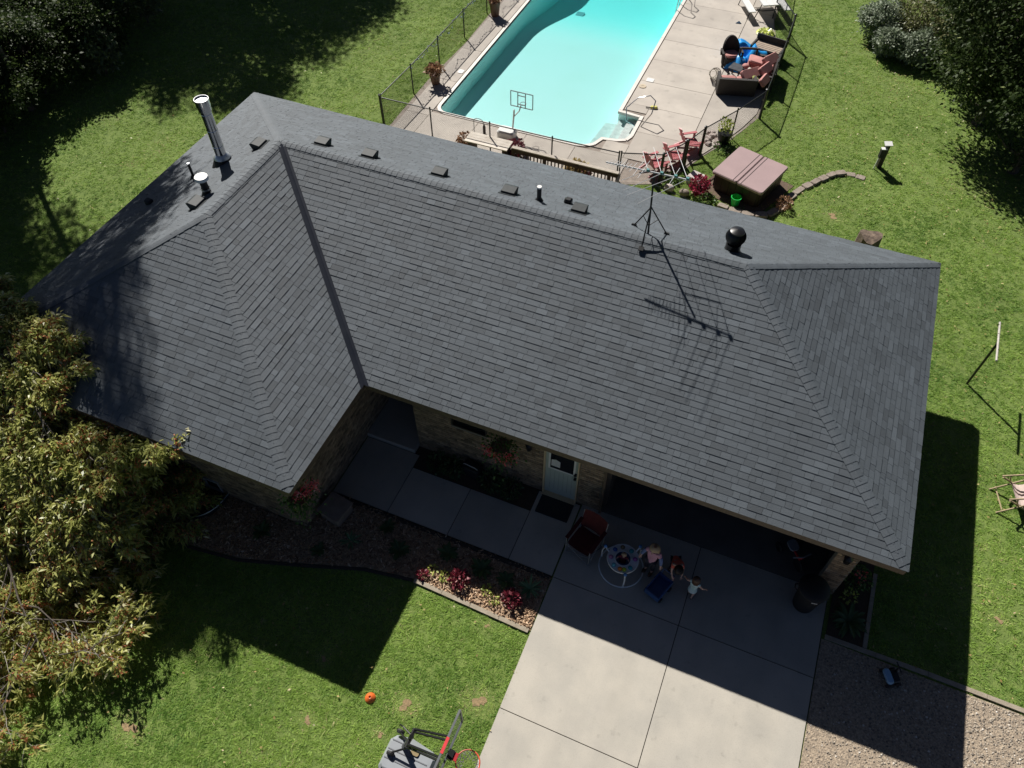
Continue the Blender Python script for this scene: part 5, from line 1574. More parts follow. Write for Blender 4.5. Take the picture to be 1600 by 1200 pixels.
# three faded red slatted garden chairs by the fence
G_A = 'faded red slatted garden chairs along the fence'
def adirondack(label, loc, rz):
    r = thing('garden_chair', label, 'chair', loc, rz, G_A)
    for i in range(5):
        MB().box((-0.2 + 0.1 * i, -0.05, 0.27), (0.088, 0.5, 0.02), tilt=('X', 0.2)).build('seat_slat', M_PINKD, r, world=False)
    for i in range(5):
        h = 0.62 - 0.05 * abs(i - 2)
        MB().box((-0.2 + 0.1 * i, 0.29, 0.24 + h / 2), (0.088, 0.02, h), tilt=('X', -0.4)).build('back_slat', M_PINKD, r, world=False)
    for s in (-1, 1):
        MB().box((s * 0.3, -0.02, 0.42), (0.1, 0.6, 0.022)).build('arm', M_PINKD, r, world=False)
        MB().box((s * 0.28, -0.24, 0.205), (0.04, 0.07, 0.41)).build('leg', M_PINKD, r, world=False)
        MB().box((s * 0.265, 0.16, 0.14), (0.035, 0.55, 0.07), tilt=('X', -0.3)).build('leg', M_PINKD, r, world=False)
    return r
gc = adirondack('faded red slatted chair nearest the railing, under the rooftop aerial', (11.25, 12.95, Z), 2.5)
copy_tree(gc, (11.72, 13.6, Z), 2.35, 'faded red slatted chair in the middle of the three, beside the thick fence post')
copy_tree(gc, (12.0, 14.5, Z), 2.2, 'faded red slatted chair nearest the rock heap')

# yard: utility pedestal, log stump, clothesline post, folding wooden chair
up = thing('utility_post', 'short dark utility post with a white topped meter box on the lawn', 'post', (17.9, 15.9, 0), 0.35)
MB().box((0.03, 0.05, 0.42), (0.14, 0.12, 0.85)).build('post', M_DBROWN, up, world=False)
MB().box((-0.09, -0.06, 0.6), (0.16, 0.12, 0.3)).build('meter_box', M_BLACKM, up, world=False)
MB().box((-0.09, -0.06, 0.765), (0.17, 0.13, 0.02)).build('box_lid', M_WHITE, up, world=False)
MB().box((0.03, 0.05, 0.87), (0.24, 0.19, 0.03), tilt=('X', 0.2)).build('cap', M_WHITE, up, world=False)
MB().tube([(-0.15, -0.05, 0.0), (-0.13, -0.05, 0.48)], 0.018, 6).build('conduit', M_WHITE, up, world=False)
lg = thing('log_stump', 'thick weathered log stump standing just past the roof edge', 'stump', (17.95, 11.6, 0))
m = MB()
V, F = [], []
for k in range(14):
    a = 2 * PI * k / 14
    rr = 0.3 + 0.04 * math.sin(3 * a) + random.uniform(-.02, .02)
    V += [(rr * 1.1 * math.cos(a), rr * 1.1 * math.sin(a), 0), (rr * math.cos(a), rr * math.sin(a), 0.62 + 0.05 * math.sin(2 * a + 1))]
for k in range(14):
    j = (k + 1) % 14
    F.append((2 * k, 2 * j, 2 * j + 1, 2 * k + 1))
V.append((0, 0, 0.60))
F += [(2 * k + 1, 2 * ((k + 1) % 14) + 1, 28) for k in range(14)]
m.add(V, F).build('log', mat('old_log', (0.2, 0.15, 0.11), (0.07, 0.05, 0.04), rough=0.95, scale=9, bump=0.8, bscale=22), lg, world=False)
cl = thing('clothesline_post', 'black metal clothesline post with a pale crossbar on the side lawn', 'clothesline post', (20.97, 7.57, 0))
MB().tube([(0, 0, -0.05), (0, 0, 1.55)], 0.03, 8).build('post', M_BLACK, cl, world=False)
MB().tube([(0.03, 0.72, 1.57), (-0.02, -0.6, 1.57)], 0.026, 8).build('crossbar', mat('pale_pipe', (0.5, 0.47, 0.42), (0.36, 0.33, 0.3), rough=0.5, scale=14), cl, world=False)
for y in (0.62, 0.3, -0.25, -0.5):
    MB().tube([(0, y, 1.6), (0, y, 1.52)], 0.008, 5).build('hook', M_BLACK, cl, world=False)
fc = thing('folding_chair', 'folding wooden chair with a pale fabric seat at the right edge of the lawn', 'chair', (22.05, 4.4, 0), 0.25)
for s in (-1, 1):
    y = 0.3 * s
    MB().tube([(-0.42, y - 0.06, 0.0), (0.32, y - 0.06, 0.78)], 0.022, 6).build('leg', M_TAN, fc, world=False)
    MB().tube([(0.4, y, 0.0), (-0.32, y, 0.46)], 0.022, 6).build('leg', M_TAN, fc, world=False)
    MB().tube([(-0.36, y, 0.5), (0.3, y, 0.74)], 0.022, 6).build('arm', M_TAN, fc, world=False)
    MB().tube([(-0.2, y, 0.55), (-0.12, y, 0.34)], 0.016, 6).build('strut', M_TAN, fc, world=False)
for p in ((-0.3, 0.05), (0.36, 0.04), (0.3, 0.76)):
    MB().tube([(p[0], -0.3, p[1]), (p[0], 0.3, p[1])], 0.016, 6).build('crossbar', M_TAN, fc, world=False)
V, F = [], []
for i in range(9):
    t = i / 8
    x, z = -0.12 + 0.55 * t, 0.36 - 0.16 * math.sin(PI * t) + 0.42 * t * t
    V += [(x, -0.27, z), (x, 0.27, z)]
F = [(2 * i, 2 * i + 2, 2 * i + 3, 2 * i + 1) for i in range(8)]
MB().add(V, F).build('seat_fabric', mat('pale_canvas', (0.62, 0.5, 0.45), rough=0.9), fc, world=False)

# ------------------------------------------------------------------ front yard and carport things
tm = thing('door_mat', 'dark rectangular door mat in front of the pale side door', 'mat', (12.62, 0.27, 0.032))
MB().rbox((0, 0, 0.008), (0.76, 0.5, 0.014), 0.02).build('mat', mat('mat_rubber', (0.03, 0.03, 0.032), (0.05, 0.05, 0.05), rough=0.95, scale=40, bump=0.8, bscale=60), tm, world=False)
rb = MB()
for i in range(12):
    rb.box((-0.33 + i * 0.06, 0, 0.017), (0.014, 0.46, 0.008))
rb.build('mat_rib', MATS['mat_rubber'], tm, world=False)

tc = thing('trash_can', 'large round black bin with a small white label by the brick pillar', 'bin', (18.12, 0.16, 0.03))
MB().lathe([(0.001, 0.0), (0.21, 0.0), (0.27, 0.7), (0.285, 0.7), (0.285, 0.74), (0.001, 0.74)], 24, close=False).build('body', M_BLACKM, tc, world=False, smooth=True)
MB().lathe([(0.3, 0.74), (0.305, 0.79), (0.26, 0.83), (0.12, 0.86), (0.001, 0.865)], 24, close=False).build('lid', M_BLACKM, tc, world=False, smooth=True)
MB().box((0.06, -0.285, 0.715), (0.11, 0.012, 0.022), rz=0.2).build('label', M_WHITE, tc, world=False)
for s in (-1, 1):
    MB().tube([(s * 0.28, -0.07, 0.6), (s * 0.33, -0.04, 0.62), (s * 0.33, 0.04, 0.62), (s * 0.28, 0.07, 0.6)], 0.014, 6).build('handle', M_BLACKM, tc, world=False)

cc = thing('camp_chair', 'dark red folding camp chair facing the driveway beside the door mat', 'chair', (13.55, -0.42, 0.03), -0.25)
M_REDF = mat('dark_red_fabric', (0.10, 0.012, 0.013), (0.07, 0.008, 0.009), rough=0.9, scale=12)
M_TUBE = mat('grey_tube', (0.25, 0.26, 0.27), rough=0.4, scale=8)
for sx in (-1, 1):
    x = 0.29 * sx
    MB().tube([(x, -0.28, 0.0), (x * 0.9, 0.24, 0.42)], 0.012, 6).build('leg', M_TUBE, cc, world=False)
    MB().tube([(x, 0.26, 0.0), (x * 0.9, -0.26, 0.42)], 0.012, 6).build('leg', M_TUBE, cc, world=False)
    MB().tube([(x, -0.28, 0.0), (x, -0.28, 0.62)], 0.012, 6).build('leg', M_TUBE, cc, world=False)
    MB().tube([(x, 0.26, 0.0), (x, 0.38, 0.92)], 0.012, 6).build('leg', M_TUBE, cc, world=False)
    MB().box((x, 0.02, 0.63), (0.08, 0.6, 0.012)).build('armrest', M_REDF, cc, world=False)
for yy_ in (-0.28, 0.26):
    MB().tube([(-0.29, yy_, 0.02), (0.29, yy_, 0.4)], 0.01, 6).build('brace', M_TUBE, cc, world=False)
    MB().tube([(0.29, yy_, 0.02), (-0.29, yy_, 0.4)], 0.01, 6).build('brace', M_TUBE, cc, world=False)
V, F = [], []
for i in range(8):
    for j in range(8):
        u, v = i / 7 * 2 - 1, j / 7
        V.append((u * 0.27, -0.27 + 0.55 * v, 0.42 - 0.05 * (1 - u * u) - 0.03 * v))
for i in range(7):
    for j in range(7):
        F.append((i * 8 + j, (i + 1) * 8 + j, (i + 1) * 8 + j + 1, i * 8 + j + 1))
MB().add(V, F).build('seat', M_REDF, cc, world=False, smooth=True)
V = []
for i in range(8):
    for j in range(8):
        u, v = i / 7 * 2 - 1, j / 7
        V.append((u * 0.285, 0.26 + 0.12 * v + 0.05 * (1 - u * u), 0.38 + 0.54 * v))
MB().add(V, F).build('backrest', M_REDF, cc, world=False, smooth=True)

# activity saucer
sc = thing('activity_saucer', 'round white baby activity saucer ringed with bright toys and tubular legs', 'baby saucer', (14.42, -0.5, 0.03))
RZ = 0.40
tray = MB().lathe([(0.16, RZ - 0.05), (0.30, RZ - 0.06), (0.335, RZ - 0.02), (0.33, RZ + 0.012), (0.30, RZ), (0.19, RZ), (0.165, RZ + 0.02), (0.155, RZ)], 30, close=False).build('tray', mat('saucer_white', (0.82, 0.86, 0.86), rough=0.4), sc, world=False, smooth=True)
MB().lathe([(0.17, RZ + 0.004), (0.15, RZ - 0.02), (0.12, RZ - 0.16), (0.001, RZ - 0.19)], 20, close=False).build('seat_sling', mat('navy_pattern', (0.04, 0.07, 0.2), (0.10, 0.22, 0.35), rough=0.9, scale=30), sc, world=False, smooth=True)
toys = [(0.3, 'purple_toy', (0.35, 0.12, 0.4)), (1.1, 'teal_toy', (0.05, 0.4, 0.42)), (1.9, 'brown_toy', (0.3, 0.2, 0.1)), (2.6, 'blue_toy_dark', (0.03, 0.12, 0.4)), (3.4, 'lilac_toy', (0.45, 0.2, 0.35)), (4.15, 'aqua_toy', (0.15, 0.5, 0.6)), (4.75, 'orange_toy', (0.75, 0.22, 0.04)), (5.1, 'lime_toy', (0.4, 0.55, 0.04)), (5.65, 'teal_toy2', (0.03, 0.3, 0.4))]
for a, nm, c in toys:
    p = (0.25 * math.cos(a), 0.25 * math.sin(a), RZ)
    MB().lathe([(0.045, -0.005), (0.05, 0.015), (0.03, 0.025), (0.028, 0.055), (0.001, 0.065)], 10, c=p, close=False).build('toy', mat(nm, c, rough=0.4), sc, world=False, smooth=True)
for k in range(3):
    a = 0.9 + k * 2 * PI / 3
    c_, s_ = math.cos(a), math.sin(a)
    lg_ = MB().tube([(0.31 * c_, 0.31 * s_, RZ - 0.03), (0.42 * c_, 0.42 * s_, RZ + 0.12), (0.47 * c_, 0.47 * s_, 0.3), (0.46 * c_, 0.46 * s_, 0.02)], 0.018, 8).build('leg', MATS['saucer_white'], sc, world=False, smooth=True)
    MB().ball((0.42 * c_, 0.42 * s_, RZ + 0.14), 0.04, 7).build('leg_cap', mat('sky_blue_plastic', (0.10, 0.28, 0.62), rough=0.4), lg_, world=False, smooth=True)
    b2 = a + 2 * PI / 3
    arc = [(0.47 * math.cos(t) , 0.47 * math.sin(t), 0.025) for t in np.linspace(a, b2, 12)]
    MB().tube(arc, 0.016, 7).build('base_tube', MATS['saucer_white'], sc, world=False, smooth=True)

# people -------------------------------------------------------------
M_SKIN = mat('skin', (0.62, 0.40, 0.31), (0.56, 0.35, 0.27), rough=0.5, scale=8)
M_EYE = mat('eye_dark', (0.02, 0.015, 0.012), rough=0.2)
M_LIP = mat('lip', (0.45, 0.18, 0.16), rough=0.4)
def skin_mesh(name, joints, edges, radii, m, parent, sub=2, root=0):
    me = bpy.data.meshes.new(name)
    me.from_pydata([tuple(j) for j in joints], edges, [])
    ob = bpy.data.objects.new(name, me)
    COL.objects.link(ob)
    md = ob.modifiers.new('skin', 'SKIN')
    md.use_smooth_shade = True
    for i, r in enumerate(radii):
        me.skin_vertices[0].data[i].radius = (r, r) if not isinstance(r, tuple) else r
        me.skin_vertices[0].data[i].use_root = (i == root)
    sm = ob.modifiers.new('subsurf', 'SUBSURF')
    sm.levels = sub
    sm.render_levels = sub
    dg = bpy.context.evaluated_depsgraph_get()
    new = bpy.data.meshes.new_from_object(ob.evaluated_get(dg))
    new.name = name
    bpy.data.objects.remove(ob)
    new.materials.clear()
    new.materials.append(m)
    o2 = bpy.data.objects.new(name, new)
    COL.objects.link(o2)
    if parent is not None:
        o2.parent = parent
    return o2

def person(label, loc, rz, H, pose, top, bottom, hair, hair_long=0.0, sleeves=0.35, dress=False, shoes=None, group=None):
    """one continuous skinned body with face, hands and feet; clothes and hair as fitted shells. pose: joint positions for a body of height 1 facing -y"""
    r = thing('person', label, 'person', loc, rz, group)
    J = dict(pel=(0, 0, .46), waist=(0, 0, .56), chest=(0, .005, .68), neck=(0, .005, .775), head=(0, -.01, .87), crown=(0, 0, .945),
             shL=(.095, 0, .735), elL=(.15, 0, .60), wrL=(.165, -.03, .48), haL=(.17, -.045, .445),
             shR=(-.095, 0, .735), elR=(-.15, 0, .60), wrR=(-.165, -.03, .48), haR=(-.17, -.045, .445),
             hiL=(.052, 0, .44), knL=(.058, -.01, .25), anL=(.058, .01, .045), toL=(.063, -.085, .02),
             hiR=(-.052, 0, .44), knR=(-.058, -.01, .25), anR=(-.058, .01, .045), toR=(-.063, -.085, .02))
    J.update(pose)
    J = {k: Vector(v) * H for k, v in J.items()}
    R = dict(pel=.072, waist=.066, chest=.076, neck=.034, head=.078, crown=.052, shL=.036, elL=.025, wrL=.018, haL=.022, shR=.036, elR=.025, wrR=.018, haR=.022,
             hiL=.050, knL=.034, anL=.024, toL=.02, hiR=.050, knR=.034, anR=.024, toR=.02)
    names = list(J)
    E = [('pel', 'waist'), ('waist', 'chest'), ('chest', 'neck'), ('neck', 'head'), ('head', 'crown')]
    for s in 'LR':
        E += [('chest', 'sh' + s), ('sh' + s, 'el' + s), ('el' + s, 'wr' + s), ('wr' + s, 'ha' + s), ('pel', 'hi' + s), ('hi' + s, 'kn' + s), ('kn' + s, 'an' + s), ('an' + s, 'to' + s)]
    idx = {n: i for i, n in enumerate(names)}
    body = skin_mesh('body', [J[n] for n in names], [(idx[a], idx[b]) for a, b in E], [R[n] * H for n in names], M_SKIN, r, 2, idx['pel'])
    # face, ears and fingers joined into the body mesh
    up = (J['crown'] - J['neck']).normalized()
    fw = Vector((0, -1, 0)) - up * (-up.y)
    fw.normalize()
    sd = up.cross(fw)
    hc = J['head'] + up * 0.012 * H
    ex = MB()
    Rr = .078 * H
    M3 = Matrix((sd, fw, up)).transposed()
    def hp(x, y, z): return hc + sd * x * Rr + fw * y * Rr + up * z * Rr
    ex.tube([hp(0, .82, .05), hp(0, 1.12, -.18), hp(0, .86, -.28)], [.07 * Rr, .16 * Rr, .08 * Rr], 7)
    for q in (-1, 1):
        ex.lathe([(0.001, -.05 * Rr), (.2 * Rr, -.03 * Rr), (.22 * Rr, .03 * Rr), (0.001, .05 * Rr)], 8, c=hp(q * .98, -.05, -.05), m=Matrix.Rotation(PI / 2, 3, 'Y') @ Matrix.Identity(3), close=False)
        h, w = J['ha' + 'RL'[q > 0]], J['wr' + 'RL'[q > 0]]
        d = (h - w).normalized()
        side = d.cross(Vector((0, 0, 1)))
        if side.length < 0.2: side = d.cross(Vector((0, 1, 0)))
        side.normalize()
        curl = side.cross(d)
        for k, (o, ln) in enumerate(((-1.5, .75), (-.5, 1.0), (.5, 1.05), (1.5, .85))):
            b0 = h + side * o * .0095 * H
            L = .034 * H * ln
            ex.tube([b0, b0 + d * L * .55 + curl * L * .1, b0 + d * L * .95 + curl * L * .4], [.0062 * H, .0056 * H, .004 * H], 6)
        b0 = w.lerp(h, .45) - side * .017 * H
        ex.tube([b0, b0 - side * .014 * H + d * .014 * H, b0 - side * .012 * H + d * .03 * H], [.007 * H, .0065 * H, .005 * H], 6)
    tmp = ex.build('extra', M_SKIN, None, smooth=True)
    for o_, off in ((tmp, 0),):
        import bmesh
        bm = bmesh.new()
        bm.from_mesh(body.data)
        bm.from_mesh(o_.data)
        bm.to_mesh(body.data)
        bm.free()
        bpy.data.objects.remove(o_)
    for p in body.data.polygons: p.use_smooth = True
    ey = MB()
    for q in (-1, 1):
        ey.ball(hp(q * .36, .86, .08), .10 * Rr, 5)
    ey.build('eyes', M_EYE, body, world=False)
    MB().tube([hp(-.24, .88, -.48), hp(0, .95, -.5), hp(.24, .88, -.48)], .05 * Rr, 5).build('mouth', M_LIP, body, world=False)
    # hair: shell over the back and top of the head, longer strands if asked
    hm = MB()
    V, F, nn, kk = [], [], 20, 9
    for i in range(nn):
        a = 2 * PI * i / nn
        front = max(0, math.sin(a))
        for j in range(kk):
            t = j / (kk - 1)
            low = 0.45 if front > 0.55 else (-0.35 if front > 0.1 else -0.75 - hair_long * 2.2)
            z = 1.28 - (1.28 - low) * t ** 1.15
            rr_ = 1.2 * math.sqrt(max(0.0, 1 - max(-0.2, z / 1.33) ** 2)) * (1 + 0.04 * math.sin(i * 2.5 + j))
            V.append(hp(rr_ * math.cos(a), rr_ * math.sin(a) - 0.08, z))
    for i in range(nn):
        for j in range(kk - 1):
            F.append((i * kk + j, i * kk + j + 1, ((i + 1) % nn) * kk + j + 1, ((i + 1) % nn) * kk + j))
    hm.add(V, F).build('hair', hair, r, world=False, smooth=True)
    # clothes
    g = lambda n, k=1.0: R[n] * H * k
    def shell(nm, chain, m, k):
        pts, ed, rr_ = [], [], []
        ids = {}
        for a, b in chain:
            for n in (a, b):
                if n not in ids:
                    ids[n] = len(pts); pts.append(J[n]); rr_.append(R[n] * H * k)
            ed.append((ids[a], ids[b]))
        return pts, ed, rr_, ids
    J['slL'] = J['shL'].lerp(J['elL'], sleeves * 2) if sleeves <= .5 else J['elL'].lerp(J['wrL'], sleeves * 2 - 1)
    J['slR'] = J['shR'].lerp(J['elR'], sleeves * 2) if sleeves <= .5 else J['elR'].lerp(J['wrR'], sleeves * 2 - 1)
    J['hem'] = J['pel'] + (J['pel'] - J['waist']) * .35
    J['col'] = J['chest'].lerp(J['neck'], .62)
    R.update(slL=.031, slR=.031, hem=.078, col=.05)
    ch = [('hem', 'pel'), ('pel', 'waist'), ('waist', 'chest'), ('chest', 'col')]
    for s in 'LR':
        if sleeves > 0.5:
            ch += [('chest', 'sh' + s), ('sh' + s, 'el' + s), ('el' + s, 'sl' + s)]
        else:
            ch += [('chest', 'sh' + s), ('sh' + s, 'sl' + s)]
    pts, ed, rr_, ids = shell('top', ch, top, 1.22)
    skin_mesh('shirt' if not dress else 'dress', pts, ed, rr_, top, r, 2, ids['waist'])
    if dress:
        ax = (J['pel'] - J['waist']).normalized()
        c0 = J['waist']
        q_ = ax.to_track_quat('Z', 'Y').to_matrix()
        MB().lathe([(.078 * H, -.02 * H), (.092 * H, .08 * H), (.115 * H, .2 * H), (.108 * H, .2 * H), (.08 * H, .05 * H)], 18, c=c0, m=q_, close=False).build('skirt', top, r, world=False, smooth=True)
    J['cuL'] = J['knL'].lerp(J['anL'], .8); J['cuR'] = J['knR'].lerp(J['anR'], .8)
    R.update(cuL=.028, cuR=.028)
    if bottom is not None:
        ch = []
        for s in 'LR':
            ch += [('pel', 'hi' + s), ('hi' + s, 'kn' + s), ('kn' + s, 'cu' + s)]
        pts, ed, rr_, ids = shell('trousers', ch, bottom, 1.17)
        skin_mesh('trousers', pts, ed, rr_, bottom, r, 2, ids['pel'])
    if shoes is not None:
        for s in 'LR':
            a, t = J['an' + s], J['to' + s]
            MB().ball(((a.x + t.x) / 2, (a.y + t.y) / 2 - .005 * H, .024 * H), (.033 * H, .075 * H, .03 * H), 8).build('shoe', shoes, r, world=False, smooth=True)
    return r
M_BLOND = mat('light_hair', (0.50, 0.36, 0.22), (0.38, 0.26, 0.15), rough=0.5, scale=40)
M_BROWNH = mat('brown_hair', (0.10, 0.05, 0.028), (0.06, 0.03, 0.018), rough=0.45, scale=40)
M_DARKH = mat('dark_hair', (0.025, 0.016, 0.012), rough=0.45, scale=40)
M_LILAC = mat('lilac_cotton', (0.62, 0.33, 0.42), (0.55, 0.28, 0.36), rough=0.9, scale=10)
M_DENIM = mat('blue_cotton', (0.16, 0.22, 0.42), rough=0.9, scale=10)
M_NAVY = mat('dark_trousers', (0.03, 0.03, 0.045), rough=0.9, scale=10)
M_CORAL = mat('coral_cotton', (0.88, 0.18, 0.12), (0.8, 0.15, 0.1), rough=0.8, scale=10)
M_PALE = mat('pale_dress', (0.66, 0.74, 0.76), (0.40, 0.62, 0.62), rough=0.85, scale=9)
M_SHOE = mat('brown_shoe', (0.12, 0.07, 0.045), rough=0.6)
p1 = person('child with light hair and a lilac pink top standing beside the baby saucer', (14.98, -0.36, 0.03), -0.25, 1.24,
            dict(head=(0, -.035, .865), crown=(0, -.01, .94), elL=(.155, -.02, .61), wrL=(.185, -.05, .5), haL=(.195, -.065, .465), elR=(-.155, -.02, .61), wrR=(-.18, -.06, .5), haR=(-.185, -.08, .465)), M_LILAC, M_NAVY, M_BLOND, 0.15, 0.3, False, M_SHOE)
J_ = Vector((0, 0, 0))
for s in (-1, 1):
    MB().tube([(s * .13 * 1.24, -.01, .69 * 1.24), (s * .157 * 1.24, -.025, .61 * 1.24), (s * .178 * 1.24, -.055, .525 * 1.24)], [.036 * 1.24, .034 * 1.24, .026 * 1.24], 9).build('sleeve', M_DENIM, p1, world=False, smooth=True)
person('child in a bright coral shirt bending over the blue toy wagon', (15.47, -0.2, 0.03), 0.35, 1.0,
       dict(pel=(0, .09, .43), waist=(0, .03, .51), chest=(0, -.07, .58), neck=(0, -.16, .625), head=(0, -.24, .64), crown=(0, -.29, .695),
            shL=(.095, -.10, .60), elL=(.12, -.17, .48), wrL=(.09, -.27, .40), haL=(.08, -.3, .375), shR=(-.095, -.10, .60), elR=(-.12, -.19, .48), wrR=(-.10, -.29, .40), haR=(-.09, -.32, .375),
            hiL=(.055, .085, .41), knL=(.07, -.0, .24), anL=(.07, .06, .045), toL=(.08, -.03, .02), hiR=(-.055, .085, .41), knR=(-.07, .0, .24), anR=(-.07, .07, .045), toR=(-.08, -.02, .02)), M_CORAL, M_NAVY, M_DARKH, 0.0, 0.3, False, M_SHOE)
person('toddler in a pale teal dress with arms held out, walking on the driveway joint', (15.93, -0.56, 0.03), 2.9, 0.86,
       dict(elL=(.19, .0, .66), wrL=(.25, -.06, .60), haL=(.275, -.08, .58), elR=(-.19, .0, .66), wrR=(-.25, -.06, .60), haR=(-.275, -.08, .58), knL=(.058, -.05, .25), anL=(.06, -.03, .045), toL=(.065, -.12, .02), anR=(-.058, .07, .05), toR=(-.06, -.02, .02)), M_PALE, None, M_BROWNH, 0.35, 0.2, True, M_SHOE)
bp_ = person('baby in a dark red top sitting in the white activity saucer', (14.42, -0.47, 0.14), 0.1, 0.62,
       dict(pel=(0, 0, .16), waist=(0, 0, .30), chest=(0, 0, .44), neck=(0, 0, .55), head=(0, -.02, .68), crown=(0, -.005, .78), shL=(.11, 0, .5), elL=(.2, -.06, .44), wrL=(.25, -.16, .455), haL=(.26, -.2, .46), shR=(-.11, 0, .5), elR=(-.2, -.06, .44), wrR=(-.25, -.16, .455), haR=(-.26, -.2, .46),
            hiL=(.07, 0, .13), knL=(.09, -.05, .0), anL=(.08, -.02, -.12), toL=(.08, -.08, -.15), hiR=(-.07, 0, .13), knR=(-.09, -.05, .0), anR=(-.08, -.02, -.12), toR=(-.08, -.08, -.15)), mat('maroon_cotton', (0.3, 0.05, 0.07), rough=0.9), M_NAVY, M_BLOND, -0.05, 0.35)

wg = thing('toy_wagon', 'dark blue plastic toy wagon in front of the bending child', 'toy wagon', (15.28, -0.72, 0.03), -0.36)
M_BLUEP = mat('dark_blue_plastic', (0.03, 0.08, 0.22), (0.04, 0.10, 0.26), rough=0.4, scale=6)
w_ = MB()
w_.rbox((0, 0, 0.12), (0.34, 0.5, 0.03), 0.05)
for c, sz in (((0, 0.24, 0.2), (0.34, 0.03, 0.16)), ((0, -0.24, 0.2), (0.34, 0.03, 0.16)), ((0.16, 0, 0.2), (0.025, 0.46, 0.16)), ((-0.16, 0, 0.2), (0.025, 0.46, 0.16))):
    w_.box(c, sz)
w_.build('tub', M_BLUEP, wg, world=False)
for sx in (-1, 1):
    for sy in (-1, 1):
        MB().lathe([(0.001, -0.018), (0.055, -0.018), (0.065, 0), (0.055, 0.018), (0.001, 0.018)], 14, c=(sx * 0.185, sy * 0.16, 0.065), m=Matrix.Rotation(PI / 2, 3, 'Y'), close=False).build('wheel', M_BLACKM, wg, world=False)
MB().tube([(-0.13, 0.25, 0.26), (-0.13, 0.32, 0.38), (0.13, 0.32, 0.38), (0.13, 0.25, 0.26)], 0.014, 6).build('push_handle', M_BLUEP, wg, world=False)

# ride-on toy on the gravel
rt = thing('ride_on_toy', 'small black ride on toy with a pale blue seat on the shaded gravel', 'ride-on toy', (19.9, -0.72, 0.02), 0.5)
MB().rbox((-0.06, 0, 0.16), (0.13, 0.3, 0.06), 0.06, top=0.02).build('seat', mat('pale_blue_plastic', (0.30, 0.52, 0.74), rough=0.4), rt, world=False)
MB().rbox((0.05, 0.0, 0.1), (0.22, 0.26, 0.1), 0.05, top=0.02).build('body', M_BLACK, rt, world=False)
MB().tube([(0.12, 0.08, 0.14), (0.13, 0.1, 0.32)], 0.014, 6).build('steering_post', M_BLACK, rt, world=False)
MB().tube([(0.13, 0.0, 0.32), (0.13, 0.2, 0.32)], 0.014, 6).build('handlebar', M_BLACK, rt, world=False)
for x, y in ((0.12, 0.15), (0.12, -0.14), (-0.09, 0.15), (-0.09, -0.15)):
    MB().lathe([(0.001, -0.02), (0.05, -0.02), (0.058, 0), (0.05, 0.02), (0.001, 0.02)], 14, c=(x, y, 0.06), m=Matrix.Rotation(PI / 2, 3, 'X'), close=False).build('wheel', mat('red_black_wheel', (0.03, 0.02, 0.02), rough=0.6), rt, world=False)

# orange training cone
cn = thing('sports_cone', 'small orange disc cone with a hole in its top on the front lawn', 'cone', (10.81, -4.9, 0.02))
MB().lathe([(0.105, 0.0), (0.1, 0.012), (0.07, 0.05), (0.032, 0.075), (0.022, 0.072), (0.022, 0.03)], 20, close=False).build('shell', mat('cone_orange', (0.85, 0.17, 0.035), rough=0.45), cn, world=False, smooth=True)

# portable basketball hoop
bh = thing('basketball_hoop', 'portable basketball hoop with grey base, clear backboard and red rim on the lawn', 'basketball hoop', (11.95, -5.44, 0))
M_GREYB = mat('grey_hdpe', (0.30, 0.32, 0.345), (0.25, 0.27, 0.29), rough=0.45, scale=4)
bs = MB()
prof = [(-0.42, 0.30), (-0.33, 0.44), (-0.05, 0.5), (0.42, 0.42), (0.55, 0.30), (0.55, -0.30), (0.42, -0.42), (-0.05, -0.5), (-0.33, -0.44), (-0.42, -0.30)]
prof = [(x, y * 0.8 - 0.2) for x, y in prof]
k = len(prof)
V = [(x, y, 0.0) for x, y in prof] + [(x, y, 0.07) for x, y in prof] + [(x * 0.86, (y + 0.2) * 0.82 - 0.2, 0.16) for x, y in prof]
F = [tuple(range(k))] + [tuple(range(2 * k, 3 * k))[::-1]]
for i in range(k):
    j = (i + 1) % k
    F += [(j, i, k + i, k + j), (k + j, k + i, 2 * k + i, 2 * k + j)]
F = [f[::-1] for f in F]
base_o = bs.add(V, F).build('base', M_GREYB, bh, world=False)
for y in (-0.44, -0.28, -0.12, 0.04):
    MB().box((0.02, y, 0.163), (0.78, 0.018, 0.012)).build('base_rib', mat('grey_dark', (0.17, 0.18, 0.195), rough=0.5), base_o, world=False)
MB().rbox((0.12, 0.0, 0.175), (0.16, 0.13, 0.03), 0.03).build('fill_cap', mat('tan_cap', (0.3, 0.22, 0.1), rough=0.6), base_o, world=False)
for s in (-1, 1):
    MB().lathe([(0.001, -0.03), (0.07, -0.03), (0.08, 0), (0.07, 0.03), (0.001, 0.03)], 14, c=(-0.28, s * 0.2, 0.2), m=Matrix.Rotation(PI / 2, 3, 'X'), close=False).build('wheel', M_BLACKM, bh, world=False)
    MB().tube([(-0.3, s * 0.2, 0.2), (-0.02, s * 0.05, 0.42)], 0.02, 6).build('strut', M_BLACK, bh, world=False)
MB().tube([(-0.12, 0, 0.15), (0.0, 0, 0.62), (0.12, 0, 1.1), (0.2, 0, 1.45)], 0.042, 10).build('pole', M_BLACK, bh, world=False)
for y in (-0.13, 0.13):
    MB().tube([(0.14, y, 1.15), (0.82, y * 1.3, 1.52)], 0.022, 6).build('arm', M_BLACK, bh, world=False)
    MB().tube([(0.2, y, 1.42), (0.82, y * 1.3, 1.82)], 0.022, 6).build('arm', M_BLACK, bh, world=False)
MB().tube([(0.16, -0.16, 1.28), (0.16, 0.16, 1.28)], 0.035, 8).build('bracket', M_BLACK, bh, world=False)
